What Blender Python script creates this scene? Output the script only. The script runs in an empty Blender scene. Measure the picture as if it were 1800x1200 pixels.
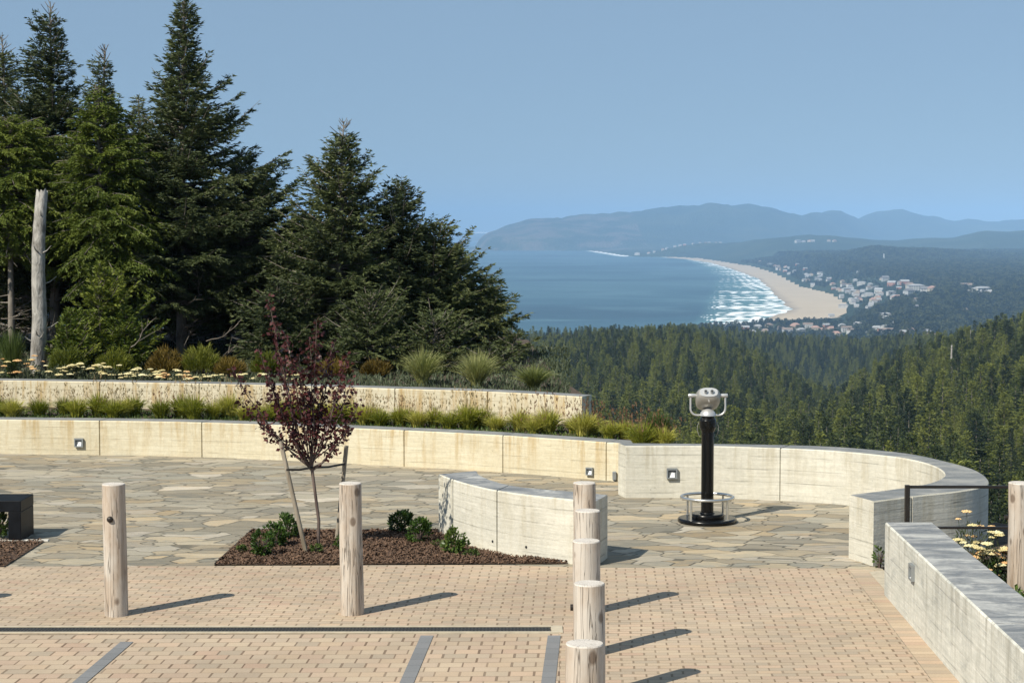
import bpy, math, random
import numpy as np
from mathutils import Vector

# ------------------------------------------------------------------ camera, light, exposure
SC = bpy.context.scene
F, CZ = 3200.0, 3.2
TH = math.atan(200.0 / F)
cam_d = bpy.data.cameras.new("camera")
cam = bpy.data.objects.new("camera", cam_d)
SC.collection.objects.link(cam)
cam.location = (0, 0, CZ)
cam.rotation_euler = (math.pi / 2 - TH, 0, 0)
cam_d.sensor_width = 36.0
cam_d.sensor_fit = 'HORIZONTAL'
cam_d.lens = 36.0 * F / 1800.0
cam_d.clip_start = 0.1
cam_d.clip_end = 120000.0
SC.camera = cam

SUN = Vector((-0.71, -0.74, 1.0)).normalized()
EL = math.asin(SUN.z)
world = bpy.data.worlds.new("World")
SC.world = world
world.use_nodes = True
wt = world.node_tree
sky = wt.nodes.new("ShaderNodeTexSky")
sky.sky_type = 'NISHITA'
sky.sun_disc = False
sky.sun_elevation = EL
sky.sun_rotation = math.atan2(SUN.x, SUN.y)
sky.altitude = 1500.0
sky.air_density = 1.0
sky.dust_density = 0.2
sky.ozone_density = 8.0
veil = wt.nodes.new("ShaderNodeMix")   # thin even smoke veil over the whole sky
veil.data_type = 'RGBA'
veil.inputs[0].default_value = 0.72
veil.inputs[7].default_value = (3.7, 5.15, 6.6, 1)
wt.links.new(sky.outputs[0], veil.inputs[6])
wt.links.new(veil.outputs[2], wt.nodes["Background"].inputs[0])
wt.nodes["Background"].inputs[1].default_value = 0.055
sun_d = bpy.data.lights.new("sun", 'SUN')
sun_d.energy = 4.2
sun_d.angle = math.radians(0.5)
sun_d.color = (1.0, 0.93, 0.80)
sun = bpy.data.objects.new("sun", sun_d)
SC.collection.objects.link(sun)
sun.rotation_euler = SUN.to_track_quat('Z', 'Y').to_euler()
SC.view_settings.view_transform = 'Standard'
SC.view_settings.look = 'None'
SC.view_settings.exposure = 0.62
SC.view_settings.gamma = 1.0
SC.cycles.max_bounces = 6
SC.cycles.volume_bounces = 0
SC.cycles.use_denoising = True
SC.cycles.caustics_reflective = False
SC.cycles.caustics_refractive = False

# ------------------------------------------------------------------ helpers
C = SC.collection
rnd = random.Random(7)
SEA = -150.0


def ray(px, py):
    x = (px - 900.0) / F
    y = (600.0 - py) / F
    return (x, math.cos(TH) + y * math.sin(TH), -math.sin(TH) + y * math.cos(TH))


def P(px, py, z=0.0):
    """ground-plan point (x, y) at height z seen at photo position px, py"""
    d = ray(px, py)
    t = (z - CZ) / d[2]
    return (d[0] * t, d[1] * t)


def atY(px, py, Y):
    d = ray(px, py)
    t = Y / d[1]
    return (d[0] * t, Y, CZ + d[2] * t)


def link(o, parent=None):
    C.objects.link(o)
    if parent is not None:
        o.parent = parent
    return o


def tag(o, label, cat, group=None):
    o["label"] = label
    o["category"] = cat
    if group:
        o["group"] = group
    return o


def empty(name, loc=(0, 0, 0), rz=0.0, scale=1.0):
    o = bpy.data.objects.new(name, None)
    o.empty_display_size = 0.2
    o.location = loc
    o.rotation_euler = (0, 0, rz)
    o.scale = (scale,) * 3
    return link(o)


def copy_tree(root):
    c = root.copy()
    C.objects.link(c)
    for ch in root.children:
        k = ch.copy()
        C.objects.link(k)
        k.parent = c
        for g in ch.children:
            q = g.copy()
            C.objects.link(q)
            q.parent = k
    return c


def npmesh(name, V, Fc, mats, mi=None, uv=None, smooth=False):
    """mesh from numpy arrays; Fc is (m, k) with constant k"""
    V = np.asarray(V, dtype=np.float32)
    Fc = np.asarray(Fc, dtype=np.int32)
    me = bpy.data.meshes.new(name)
    m, k = Fc.shape
    me.vertices.add(len(V))
    me.vertices.foreach_set("co", V.ravel())
    me.loops.add(m * k)
    me.loops.foreach_set("vertex_index", Fc.ravel())
    me.polygons.add(m)
    me.polygons.foreach_set("loop_start", np.arange(0, m * k, k, dtype=np.int32))
    me.polygons.foreach_set("loop_total", np.full(m, k, dtype=np.int32))
    for mt in mats:
        me.materials.append(mt)
    if mi is not None:
        me.polygons.foreach_set("material_index", np.asarray(mi, dtype=np.int32))
    me.polygons.foreach_set("use_smooth", np.full(m, smooth, dtype=bool))
    me.update(calc_edges=True)
    if uv is not None:
        l = me.uv_layers.new(name="UVMap")
        l.data.foreach_set("uv", np.asarray(uv, dtype=np.float32)[Fc.ravel()].ravel())
    return me


class MB:
    """collects shapes into one mesh"""
    def __init__(s):
        s.v, s.f, s.m, s.s = [], [], [], []

    def add(s, vs, fs, mi=0, smooth=False):
        o = len(s.v)
        s.v += [tuple(v) for v in vs]
        s.f += [tuple(i + o for i in f) for f in fs]
        s.m += [mi] * len(fs)
        s.s += [smooth] * len(fs)

    def box(s, c, d, rz=0.0, mi=0, bev=0.0):
        x, y, z = d[0] / 2, d[1] / 2, d[2] / 2
        cs, sn = math.cos(rz), math.sin(rz)

        def T(p):
            return (c[0] + p[0] * cs - p[1] * sn, c[1] + p[0] * sn + p[1] * cs, c[2] + p[2])
        if bev <= 0:
            vs = [T((a * x, b * y, e * z)) for e in (-1, 1) for a, b in ((-1, -1), (1, -1), (1, 1), (-1, 1))]
            s.add(vs, [(3, 2, 1, 0), (4, 5, 6, 7), (0, 1, 5, 4), (1, 2, 6, 5), (2, 3, 7, 6), (3, 0, 4, 7)], mi)
        else:
            rings = []
            for zz, ins in ((-z, bev), (-z + bev, 0), (z - bev, 0), (z, bev)):
                r = []
                for a, b in ((-1, -1), (1, -1), (1, 1), (-1, 1)):
                    X, Y = a * (x - ins), b * (y - ins)
                    if ins == 0:
                        p1, p2 = (X, b * (y - bev)), (a * (x - bev), Y)
                    else:
                        p1 = p2 = (X, Y)
                    if (a * b) > 0:
                        r += [p1, p2] if False else [p2, p1] if a * b > 0 and False else [p1, p2]
                    else:
                        r += [p2, p1]
                # order around: for corner (-,-): coming from left side (p1) then bottom (p2)
                r2 = []
                for (a, b) in ((-1, -1), (1, -1), (1, 1), (-1, 1)):
                    X, Y = a * (x - ins), b * (y - ins)
                    q1 = (X, b * (y - bev)) if ins == 0 else (X, Y)
                    q2 = (a * (x - bev), Y) if ins == 0 else (X, Y)
                    r2 += [q1, q2] if (a, b) in ((-1, -1), (1, 1)) else [q2, q1]
                rings.append([T((q[0], q[1], zz)) for q in r2])
            vs = [p for r in rings for p in r]
            fs = []
            for k in range(3):
                for i in range(8):
                    j = (i + 1) % 8
                    fs.append((k * 8 + i, k * 8 + j, k * 8 + 8 + j, k * 8 + 8 + i))
            fs.append(tuple(range(7, -1, -1)))
            fs.append(tuple(range(24, 32)))
            s.add(vs, fs, mi)

    def lathe(s, c, prof, n=32, mi=0, smooth=True):
        vs, fs = [], []
        for r, z in prof:
            for i in range(n):
                a = 2 * math.pi * i / n
                vs.append((c[0] + r * math.cos(a), c[1] + r * math.sin(a), c[2] + z))
        for k in range(len(prof) - 1):
            for i in range(n):
                j = (i + 1) % n
                fs.append((k * n + i, k * n + j, k * n + n + j, k * n + n + i))
        s.add(vs, fs, mi, smooth)
        s.add([vs[i] for i in range(n)], [tuple(range(n - 1, -1, -1))], mi)
        o = (len(prof) - 1) * n
        s.add([vs[o + i] for i in range(n)], [tuple(range(n))], mi)

    def tube(s, pts, rad, n=8, mi=0, closed=False, cap=True):
        pts = [Vector(p) for p in pts]
        m = len(pts)
        rads = rad if isinstance(rad, (list, tuple)) else [rad] * m
        vs, fs = [], []
        up = None
        for i, p in enumerate(pts):
            if closed:
                t = pts[(i + 1) % m] - pts[i - 1]
            else:
                t = pts[min(i + 1, m - 1)] - pts[max(i - 1, 0)]
            t.normalize()
            if up is None:
                up = t.orthogonal().normalized()
            up = (up - t * up.dot(t)).normalized()
            w = t.cross(up)
            for k in range(n):
                a = 2 * math.pi * k / n
                vs.append(p + (up * math.cos(a) + w * math.sin(a)) * rads[i])
        for i in range(m if closed else m - 1):
            i2 = (i + 1) % m
            for k in range(n):
                k2 = (k + 1) % n
                fs.append((i * n + k, i * n + k2, i2 * n + k2, i2 * n + k))
        s.add(vs, fs, mi, True)
        if cap and not closed:
            s.add(vs[:n], [tuple(range(n - 1, -1, -1))], mi)
            s.add(vs[-n:], [tuple(range(n))], mi)

    def mesh(s, name, mats):
        me = bpy.data.meshes.new(name)
        me.from_pydata([tuple(v) for v in s.v], [], s.f)
        for mt in (mats if isinstance(mats, (list, tuple)) else [mats]):
            me.materials.append(mt)
        me.polygons.foreach_set("material_index", s.m)
        me.polygons.foreach_set("use_smooth", s.s)
        me.update()
        return me

    def build(s, name, mats, parent=None):
        return link(bpy.data.objects.new(name, s.mesh(name, mats)), parent)


def struct(o, kind="structure"):
    o["kind"] = kind
    return o


# ------------------------------------------------------------------ materials
class NT:
    def __init__(s, name):
        s.m = bpy.data.materials.new(name)
        s.m.use_nodes = True
        s.t = s.m.node_tree
        s.b = s.t.nodes["Principled BSDF"]
        s.b.inputs["Specular IOR Level"].default_value = 0.3
        s.out = s.t.nodes["Material Output"]

    def n(s, typ, **kw):
        nd = s.t.nodes.new("ShaderNode" + typ)
        for k, v in kw.items():
            setattr(nd, k, v)
        return nd

    def l(s, a, b):
        s.t.links.new(a, b)

    def put(s, sock, v):
        if isinstance(v, bpy.types.NodeSocket):
            s.l(v, sock)
        elif isinstance(v, (tuple, list)) and len(v) == 3 and sock.type == 'RGBA':
            sock.default_value = (v[0], v[1], v[2], 1)
        else:
            sock.default_value = v

    def coord(s, kind="Object"):
        return s.n("TexCoord").outputs[kind]

    def math(s, op, a, b=0.0, c=None):
        nd = s.n("Math", operation=op)
        s.put(nd.inputs[0], a)
        s.put(nd.inputs[1], b)
        if c is not None:
            s.put(nd.inputs[2], c)
        return nd.outputs[0]

    def scale(s, v, k):
        nd = s.n("Mapping")
        s.l(v, nd.inputs[0])
        nd.inputs["Scale"].default_value = k
        return nd.outputs[0]

    def noise(s, v, sc, det=3.0, rough=0.55, dist=0.0, out=0):
        nd = s.n("TexNoise")
        s.l(v, nd.inputs["Vector"])
        nd.inputs["Scale"].default_value = sc
        nd.inputs["Detail"].default_value = det
        nd.inputs["Roughness"].default_value = rough
        nd.inputs["Distortion"].default_value = dist
        return nd.outputs[out]

    def ramp(s, f, stops):
        nd = s.n("ValToRGB")
        s.put(nd.inputs[0], f)
        e = nd.color_ramp.elements
        while len(e) < len(stops):
            e.new(0.5)
        for q, (p, c) in zip(e, stops):
            q.position = p
            if not isinstance(c, (tuple, list)):
                c = (c, c, c)
            q.color = (c[0], c[1], c[2], 1)
        return nd.outputs[0]

    def mix(s, f, a, b, mode='MIX'):
        nd = s.n("Mix", data_type='RGBA', blend_type=mode)
        s.put(nd.inputs[0], f)
        s.put(nd.inputs[6], a)
        s.put(nd.inputs[7], b)
        return nd.outputs[2]

    def sep(s, v):
        nd = s.n("SeparateXYZ")
        s.l(v, nd.inputs[0])
        return nd.outputs

    def comb(s, x, y, z=0.0):
        nd = s.n("CombineXYZ")
        s.put(nd.inputs[0], x)
        s.put(nd.inputs[1], y)
        s.put(nd.inputs[2], z)
        return nd.outputs[0]

    def bump(s, h, dist=0.01, st=1.0):
        nd = s.n("Bump")
        nd.inputs["Distance"].default_value = dist
        nd.inputs["Strength"].default_value = st
        s.l(h, nd.inputs["Height"])
        s.l(nd.outputs[0], s.b.inputs["Normal"])

    def col(s, c):
        s.put(s.b.inputs["Base Color"], c)

    def rough(s, r):
        s.put(s.b.inputs["Roughness"], r)


def concrete(name, light, mid, stain, board=0.155, stain_amt=0.8, line=0.6, blotch=0.3):
    m = NT(name)
    uv = m.coord("UV")
    x, y, _ = m.sep(uv)
    big = m.noise(uv, 1.3, 4, 0.6)
    fine = m.noise(uv, 22, 4, 0.7)
    c = m.mix(m.ramp(big, [(0.35, 0), (0.65, 1)]), light, mid)
    bl = m.noise(m.scale(uv, (0.55, 1.3, 1)), 2.1, 6, 0.72, 0.8)
    c = m.mix(m.math('MULTIPLY', m.ramp(bl, [(0.5, 0), (0.66, 1)]), blotch), c, (stain[0] * 0.8, stain[1] * 0.9, stain[2] * 1.1))
    # board layer streaks: long in u, short in v
    st = m.noise(m.scale(uv, (0.9, 14, 1)), 1.6, 4, 0.6)
    c = m.mix(m.ramp(st, [(0.42, 0), (0.6, 0.7)]), c, mid)
    st2 = m.noise(m.scale(uv, (1.6, 34, 1)), 1.3, 5, 0.7)
    c = m.mix(m.math('MULTIPLY', m.ramp(st2, [(0.5, 0), (0.72, 1)]), 0.22), c, (stain[0] * 0.9, stain[1], stain[2] * 1.1))
    c = m.mix(m.math('MULTIPLY', m.ramp(st2, [(0.3, 1), (0.45, 0)]), 0.5), c, (min(1, light[0] * 1.12), min(1, light[1] * 1.12), min(1, light[2] * 1.14)))
    # vertical run marks from the top
    run = m.noise(m.scale(uv, (9, 0.9, 1)), 1.0, 5, 0.65)
    topf = m.ramp(m.math('ADD', y, m.math('MULTIPLY', m.noise(uv, 2.5), 0.25)), [(0.15, 0.25), (0.75, 1.0)])
    runm = m.math('MULTIPLY', m.ramp(run, [(0.48, 0), (0.64, 1)]), topf)
    c = m.mix(m.math('MULTIPLY', runm, stain_amt), c, stain)
    # form board lines, wavering and broken
    yy = m.math('ADD', y, m.math('MULTIPLY', m.noise(m.scale(uv, (0.5, 0, 1)), 2.0), 0.03))
    fr = m.math('FRACT', m.math('DIVIDE', yy, board))
    ln = m.math('LESS_THAN', m.math('ABSOLUTE', m.math('SUBTRACT', fr, 0.5)), 0.035)
    brk = m.ramp(m.noise(m.scale(uv, (1.2, 3.0, 1)), 2.2, 3), [(0.42, 0), (0.6, 1)])
    lm = m.math('MULTIPLY', m.math('MULTIPLY', ln, brk), line)
    c = m.mix(lm, c, (stain[0] * 0.45, stain[1] * 0.5, stain[2] * 0.6))
    # pits and fine grain
    v = m.n("TexVoronoi")
    m.l(uv, v.inputs["Vector"])
    v.inputs["Scale"].default_value = 9
    pit = m.math('MULTIPLY', m.ramp(v.outputs["Distance"], [(0.03, 1), (0.08, 0)]), m.ramp(big, [(0.5, 0), (0.6, 0.6)]))
    c = m.mix(pit, c, (0.12, 0.11, 0.09))
    c = m.mix(0.35, c, m.ramp(fine, [(0.3, 0.55), (0.7, 1.0)]), 'MULTIPLY')
    m.col(c)
    m.rough(0.85)
    m.bump(m.math('ADD', m.math('ADD', m.math('MULTIPLY', fine, 0.35), m.math('MULTIPLY', st, 0.5)),
                  m.math('MULTIPLY', lm, -1.0)), 0.008)
    return m.m


def captop(name, a, b, c3):
    m = NT(name)
    o = m.coord("Object")
    n1 = m.noise(m.scale(o, (1.0, 2.2, 1)), 2.0, 7, 0.72, 0.8)
    n2 = m.noise(o, 30, 3, 0.7)
    c = m.ramp(n1, [(0.38, a), (0.5, b), (0.60, c3)])
    c = m.mix(0.4, c, m.ramp(n2, [(0.3, 0.6), (0.7, 1.0)]), 'MULTIPLY')
    m.col(c)
    m.rough(m.ramp(n1, [(0.35, 0.6), (0.7, 0.85)]))
    m.bump(n2, 0.003)
    return m.m


def simple(name, col, rough=0.6, metal=0.0, var=0.15, sc=8.0, spec=0.4, bump=0.0):
    m = NT(name)
    o = m.coord("Object")
    n1 = m.noise(o, sc, 4, 0.6)
    d = tuple(x * (1 - var) for x in col)
    u = tuple(min(1, x * (1 + var)) for x in col)
    m.col(m.ramp(n1, [(0.3, d), (0.7, u)]))
    m.b.inputs["Metallic"].default_value = metal
    m.b.inputs["Specular IOR Level"].default_value = spec
    m.rough(rough)
    if bump:
        m.bump(n1, bump)
    return m.m


def foliage(name, dark, mid, light, nscale=0.6, trans=0.22, objvar=0.5, rough=0.55):
    m = NT(name)
    o = m.coord("Object")
    info = m.n("ObjectInfo")
    n1 = m.noise(o, nscale, 3, 0.6)
    n2 = m.noise(o, nscale * 9, 2, 0.6)
    f = m.math('ADD', m.math('MULTIPLY', n1, 0.7), m.math('MULTIPLY', n2, 0.3))
    f = m.math('ADD', f, m.math('MULTIPLY', m.math('SUBTRACT', info.outputs["Random"], 0.5), objvar))
    c = m.ramp(f, [(0.3, dark), (0.5, mid), (0.72, light)])
    m.col(c)
    m.rough(rough)
    m.b.inputs["Specular IOR Level"].default_value = 0.25
    tr = m.n("BsdfTranslucent")
    m.l(m.mix(0.5, c, (0.9, 1.0, 0.3), 'MULTIPLY'), tr.inputs[0])
    mx = m.n("MixShader")
    mx.inputs[0].default_value = trans
    m.l(m.b.outputs[0], mx.inputs[1])
    m.l(tr.outputs[0], mx.inputs[2])
    m.l(mx.outputs[0], m.out.inputs[0])
    return m.m


def bark(name, a, b, sc=(14, 14, 2.2), rough=0.85, bd=0.008):
    m = NT(name)
    o = m.scale(m.coord("Object"), sc)
    n1 = m.noise(o, 1.0, 5, 0.65, 0.4)
    n2 = m.noise(m.coord("Object"), 3.0, 3)
    c = m.ramp(m.math('ADD', m.math('MULTIPLY', n1, 0.6), m.math('MULTIPLY', n2, 0.4)), [(0.36, a), (0.62, b)])
    m.col(c)
    m.rough(rough)
    m.bump(n1, bd)
    return m.m


def stonepave():
    m = NT("flagstone_paving")
    o = m.coord("Object")
    w = m.noise(o, 1.1, 2, 0.5, 0, 1)
    add = m.n("VectorMath", operation='MULTIPLY_ADD')
    m.l(w, add.inputs[0])
    add.inputs[1].default_value = (0.28, 0.2, 0)
    m.l(o, add.inputs[2])
    v3 = m.scale(add.outputs[0], (2.2, 3.9, 1))
    rot = m.n("Mapping")
    m.l(v3, rot.inputs[0])
    rot.inputs["Rotation"].default_value = (0, 0, 0.3)
    v3 = rot.outputs[0]
    a = m.n("TexVoronoi", feature='F1', distance='MANHATTAN')
    b = m.n("TexVoronoi", feature='F2', distance='MANHATTAN')
    for q in (a, b):
        m.l(v3, q.inputs["Vector"])
        q.inputs["Scale"].default_value = 1.0
        q.inputs["Randomness"].default_value = 1.0
    edge = m.math('SUBTRACT', b.outputs["Distance"], a.outputs["Distance"])
    en = m.math('ADD', edge, m.math('MULTIPLY', m.math('SUBTRACT', m.noise(o, 9, 3), 0.5), 0.05))
    joint = m.ramp(en, [(0.015, 1), (0.06, 0)])
    r, g, bb = m.sep(a.outputs["Color"])
    c = m.ramp(r, [(0.0, (0.281, 0.263, 0.211)), (0.2, (0.403, 0.351, 0.263)), (0.4, (0.317, 0.298, 0.240)), (0.55, (0.464, 0.386, 0.263)),
                   (0.68, (0.354, 0.333, 0.275)), (0.8, (0.525, 0.398, 0.234)), (0.88, (0.403, 0.363, 0.292)), (1.0, (0.610, 0.538, 0.433))])
    # layered patches inside each stone
    pv = m.scale(o, (1.6, 5.0, 1))
    lay = m.noise(pv, 1.5, 5, 0.7, 0.8)
    lay2 = m.noise(m.scale(o, (2.2, 9.0, 1)), 1.1, 6, 0.75, 1.2)
    c = m.mix(m.ramp(lay2, [(0.5, 0), (0.62, 0.6)]), c, (0.24, 0.245, 0.225))
    c = m.mix(m.ramp(lay2, [(0.34, 0.55), (0.44, 0)]), c, (0.52, 0.48, 0.38))
    c = m.mix(m.ramp(lay, [(0.42, 0), (0.7, 0.75)]), c, m.ramp(g, [(0, (0.305, 0.287, 0.234)), (0.6, (0.525, 0.456, 0.339)), (1, (0.586, 0.433, 0.246))]))
    rust = m.ramp(m.noise(m.scale(o, (0.7, 1.4, 1)), 1.2, 5, 0.7), [(0.6, 0), (0.72, 0.55)])
    c = m.mix(rust, c, (0.42, 0.27, 0.13))
    bri = m.ramp(bb, [(0, 0.60), (0.5, 0.80), (1, 0.98)])
    c = m.mix(1.0, c, bri, 'MULTIPLY')
    c = m.mix(0.3, c, m.ramp(m.noise(o, 40, 3, 0.7), [(0.3, 0.6), (0.7, 1.0)]), 'MULTIPLY')
    c = m.mix(m.math('MULTIPLY', joint, 0.82), c, (0.09, 0.085, 0.068))
    m.col(c)
    m.rough(0.75)
    hh = m.math('ADD', m.math('MULTIPLY', joint, -1.0), m.math('MULTIPLY', lay, 0.8))
    hh = m.math('ADD', hh, m.math('MULTIPLY', m.noise(o, 25, 3), 0.25))
    m.bump(hh, 0.012)
    return m.m


def pavers(name, w, h, jw, jh, cols, jc, jd=0.8, off=0.5):
    m = NT(name)
    uv = m.coord("UV")
    nz = m.noise(uv, 1.3, 2)
    x, y, _ = m.sep(uv)
    y = m.math('ADD', y, m.math('MULTIPLY', m.math('SUBTRACT', nz, 0.5), 0.02))
    row = m.math('FLOOR', m.math('DIVIDE', y, h))
    fy = m.math('MULTIPLY', m.math('FRACT', m.math('DIVIDE', y, h)), h)
    wn = m.n("TexWhiteNoise", noise_dimensions='1D')
    m.l(row, wn.inputs["W"])
    uu = m.math('ADD', m.math('DIVIDE', x, w), m.math('MULTIPLY', m.math('FLOORED_MODULO', row, 2.0), off))
    uu = m.math('ADD', uu, m.math('MULTIPLY', wn.outputs["Value"], 0.08))
    cell = m.math('FLOOR', uu)
    fx = m.math('MULTIPLY', m.math('FRACT', uu), w)
    w2 = m.n("TexWhiteNoise", noise_dimensions='2D')
    m.l(m.comb(cell, row), w2.inputs["Vector"])
    rn = w2.outputs["Value"]
    w3 = m.n("TexWhiteNoise", noise_dimensions='2D')
    m.l(m.comb(m.math('ADD', cell, 17.3), row), w3.inputs["Vector"])
    r2 = w3.outputs["Value"]
    jwv = m.math('MULTIPLY', jw, m.math('ADD', 0.6, m.math('MULTIPLY', r2, 0.5)))
    jx = m.math('MULTIPLY', m.math('LESS_THAN', fx, jwv), m.math('ADD', 0.6, m.math('MULTIPLY', rn, 0.4)))
    jy = m.math('MULTIPLY', m.math('LESS_THAN', fy, jh), m.ramp(r2, [(0.3, 0.35), (1.0, 1.0)]))
    j = m.math('MAXIMUM', jx, jy)
    n = len(cols)
    c = m.ramp(rn, [(i / (n - 1), q) for i, q in enumerate(cols)])
    big = m.noise(uv, 0.55, 6, 0.65)
    c = m.mix(0.8, c, m.ramp(big, [(0.34, 0.78), (0.6, 1.0)]), 'MULTIPLY')
    c = m.mix(0.45, c, m.ramp(m.noise(uv, 60, 3, 0.7), [(0.25, 0.6), (0.75, 1.0)]), 'MULTIPLY')
    c = m.mix(m.math('MULTIPLY', j, jd), c, jc)
    m.col(c)
    m.rough(0.85)
    m.bump(m.math('SUBTRACT', m.math('MULTIPLY', r2, 0.35), j), 0.006)
    return m.m


M = {}
M['wall_left'] = concrete("board_formed_concrete_cream", (0.69, 0.64, 0.49), (0.59, 0.53, 0.385), (0.46, 0.34, 0.17), 0.16, 1.0, 0.25)
M['wall_mid'] = concrete("board_formed_concrete_pale", (0.68, 0.655, 0.565), (0.56, 0.54, 0.465), (0.38, 0.33, 0.22), 0.15, 0.5, 0.4)
M['wall_right'] = concrete("board_formed_concrete_grey", (0.74, 0.73, 0.66), (0.56, 0.56, 0.50), (0.30, 0.29, 0.24), 0.155, 0.7, 0.3, 0.55)
M['cap'] = captop("weathered_concrete_top", (0.17, 0.18, 0.19), (0.27, 0.275, 0.275), (0.44, 0.44, 0.42))
M['cap_dark'] = captop("smooth_grey_concrete_top", (0.17, 0.18, 0.18), (0.22, 0.225, 0.225), (0.31, 0.31, 0.29))
M['stone'] = stonepave()
TAN = [(0.52, 0.395, 0.275), (0.455, 0.36, 0.26), (0.53, 0.42, 0.30), (0.41, 0.335, 0.25), (0.535, 0.40, 0.285), (0.48, 0.385, 0.285), (0.48, 0.345, 0.25)]
M['brick'] = pavers("tan_brick_pavers", 0.18, 0.082, 0.0175, 0.006, TAN, (0.14, 0.10, 0.06), 0.8)
M['brick_big'] = pavers("large_tan_brick_pavers", 0.178, 0.138, 0.018, 0.008, TAN, (0.12, 0.08, 0.05), 0.85)
M['border'] = pavers("tan_border_pavers", 0.24, 0.10, 0.006, 0.005, TAN, (0.15, 0.10, 0.06), 0.8, 0.0)
M['grey_pav'] = pavers("grey_marker_pavers", 0.3, 0.18, 0.004, 0.006, [(0.19, 0.195, 0.20), (0.23, 0.235, 0.24), (0.21, 0.21, 0.215)], (0.08, 0.08, 0.08), 0.8, 0.0)
M['curb'] = simple("pale_concrete_edge", (0.44, 0.385, 0.29), 0.85, var=0.15, sc=12)
M['grate'] = simple("dark_iron_grate", (0.055, 0.052, 0.045), 0.6, 0.3, sc=20)
M['soil'] = simple("dark_planting_soil", (0.07, 0.05, 0.035), 0.95, var=0.4, sc=9, bump=0.02)
M['mulch'] = simple("brown_bark_mulch", (0.085, 0.052, 0.033), 0.95, var=0.55, sc=22, bump=0.03)
M['chip'] = simple("bark_chips", (0.11, 0.066, 0.042), 0.9, var=0.6, sc=15)
M['black'] = simple("gloss_black_enamel", (0.004, 0.004, 0.004), 0.25, 0.0, var=0.1, spec=0.3)
M['granite'] = simple("black_granite", (0.006, 0.007, 0.009), 0.5, 0.0, var=0.6, sc=6, spec=0.2)
M['rail'] = simple("dark_bronze_steel", (0.028, 0.024, 0.02), 0.45, 0.3)
M['alu'] = simple("cast_silver_paint", (0.55, 0.55, 0.54), 0.38, 0.55, var=0.06)
M['alu_grey'] = simple("satin_grey_metal", (0.36, 0.345, 0.315), 0.45, 0.5, var=0.08)
M['steel'] = simple("brushed_stainless_steel", (0.62, 0.62, 0.60), 0.3, 0.9, var=0.06)
M['dark'] = simple("dark_recess", (0.02, 0.02, 0.02), 0.7)
M['recess'] = simple("grey_recess", (0.14, 0.155, 0.165), 0.6)
M['lens'] = simple("frosted_lens", (0.75, 0.77, 0.78), 0.4)
M['fixture'] = simple("grey_fixture_metal", (0.26, 0.28, 0.29), 0.5, 0.4)
M['pale'] = simple("pale_stone_edge", (0.68, 0.66, 0.60), 0.8)
M['sand'] = simple("beach_sand", (0.42, 0.35, 0.26), 0.9, var=0.12, sc=0.01)


def logmat():
    m = NT("peeled_weathered_log")
    o = m.coord("Object")
    info = m.n("ObjectInfo")
    off = m.n("VectorMath", operation='ADD')
    m.l(o, off.inputs[0])
    m.l(m.comb(m.math('MULTIPLY', info.outputs["Random"], 40.0), 0.0, 0.0), off.inputs[1])
    v = off.outputs[0]
    g = m.noise(m.scale(v, (22, 22, 1.6)), 1.0, 6, 0.7, 0.5)
    b = m.noise(m.scale(v, (3, 3, 1.2)), 1.5, 4, 0.6)
    c = m.ramp(g, [(0.3, (0.25, 0.19, 0.14)), (0.45, (0.40, 0.325, 0.255)), (0.7, (0.50, 0.43, 0.355))])
    c = m.mix(m.ramp(b, [(0.45, 0), (0.62, 0.65)]), c, (0.56, 0.53, 0.48))
    # drying cracks
    cr = m.noise(m.scale(v, (16, 16, 0.5)), 1.4, 3, 0.6, 0.3)
    crm = m.ramp(m.math('ABSOLUTE', m.math('SUBTRACT', cr, 0.5)), [(0.0, 1), (0.012, 0)])
    c = m.mix(m.math('MULTIPLY', crm, 0.7), c, (0.09, 0.06, 0.04))
    vo = m.n("TexVoronoi")
    m.l(m.scale(v, (5, 5, 3.2)), vo.inputs["Vector"])
    vo.inputs["Scale"].default_value = 1.0
    kn = m.ramp(vo.outputs["Distance"], [(0.09, 1), (0.15, 0)])
    c = m.mix(m.math('MULTIPLY', kn, 0.75), c, (0.11, 0.07, 0.045))
    m.col(c)
    m.rough(0.75)
    m.bump(m.math('SUBTRACT', m.math('MULTIPLY', g, 0.4), m.math('ADD', crm, m.math('MULTIPLY', kn, 0.3))), 0.006)
    return m.m


M['log'] = logmat()
def endmat():
    m = NT("sawn_log_end")
    o = m.coord("Object")
    x, y, _ = m.sep(o)
    r = m.math('SQRT', m.math('ADD', m.math('MULTIPLY', x, x), m.math('MULTIPLY', y, y)))
    r = m.math('ADD', r, m.math('MULTIPLY', m.noise(o, 9, 2), 0.012))
    ring = m.math('SINE', m.math('MULTIPLY', r, 900.0))
    c = m.mix(m.math('MULTIPLY', m.math('ADD', ring, 1.0), 0.22), (0.62, 0.58, 0.53), (0.42, 0.36, 0.30))
    ang = m.math('ARCTAN2', y, x)
    ck = m.noise(m.comb(m.math('MULTIPLY', ang, 2.2), m.math('MULTIPLY', r, 3.0), 0.0), 2.0, 3)
    ckm = m.ramp(m.math('ABSOLUTE', m.math('SUBTRACT', ck, 0.5)), [(0.0, 1), (0.016, 0)])
    c = m.mix(m.math('MULTIPLY', ckm, 0.8), c, (0.10, 0.08, 0.06))
    c = m.mix(m.ramp(m.noise(o, 14, 4), [(0.5, 0), (0.75, 0.5)]), c, (0.36, 0.33, 0.29))
    m.col(c)
    m.rough(0.85)
    return m.m


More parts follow.
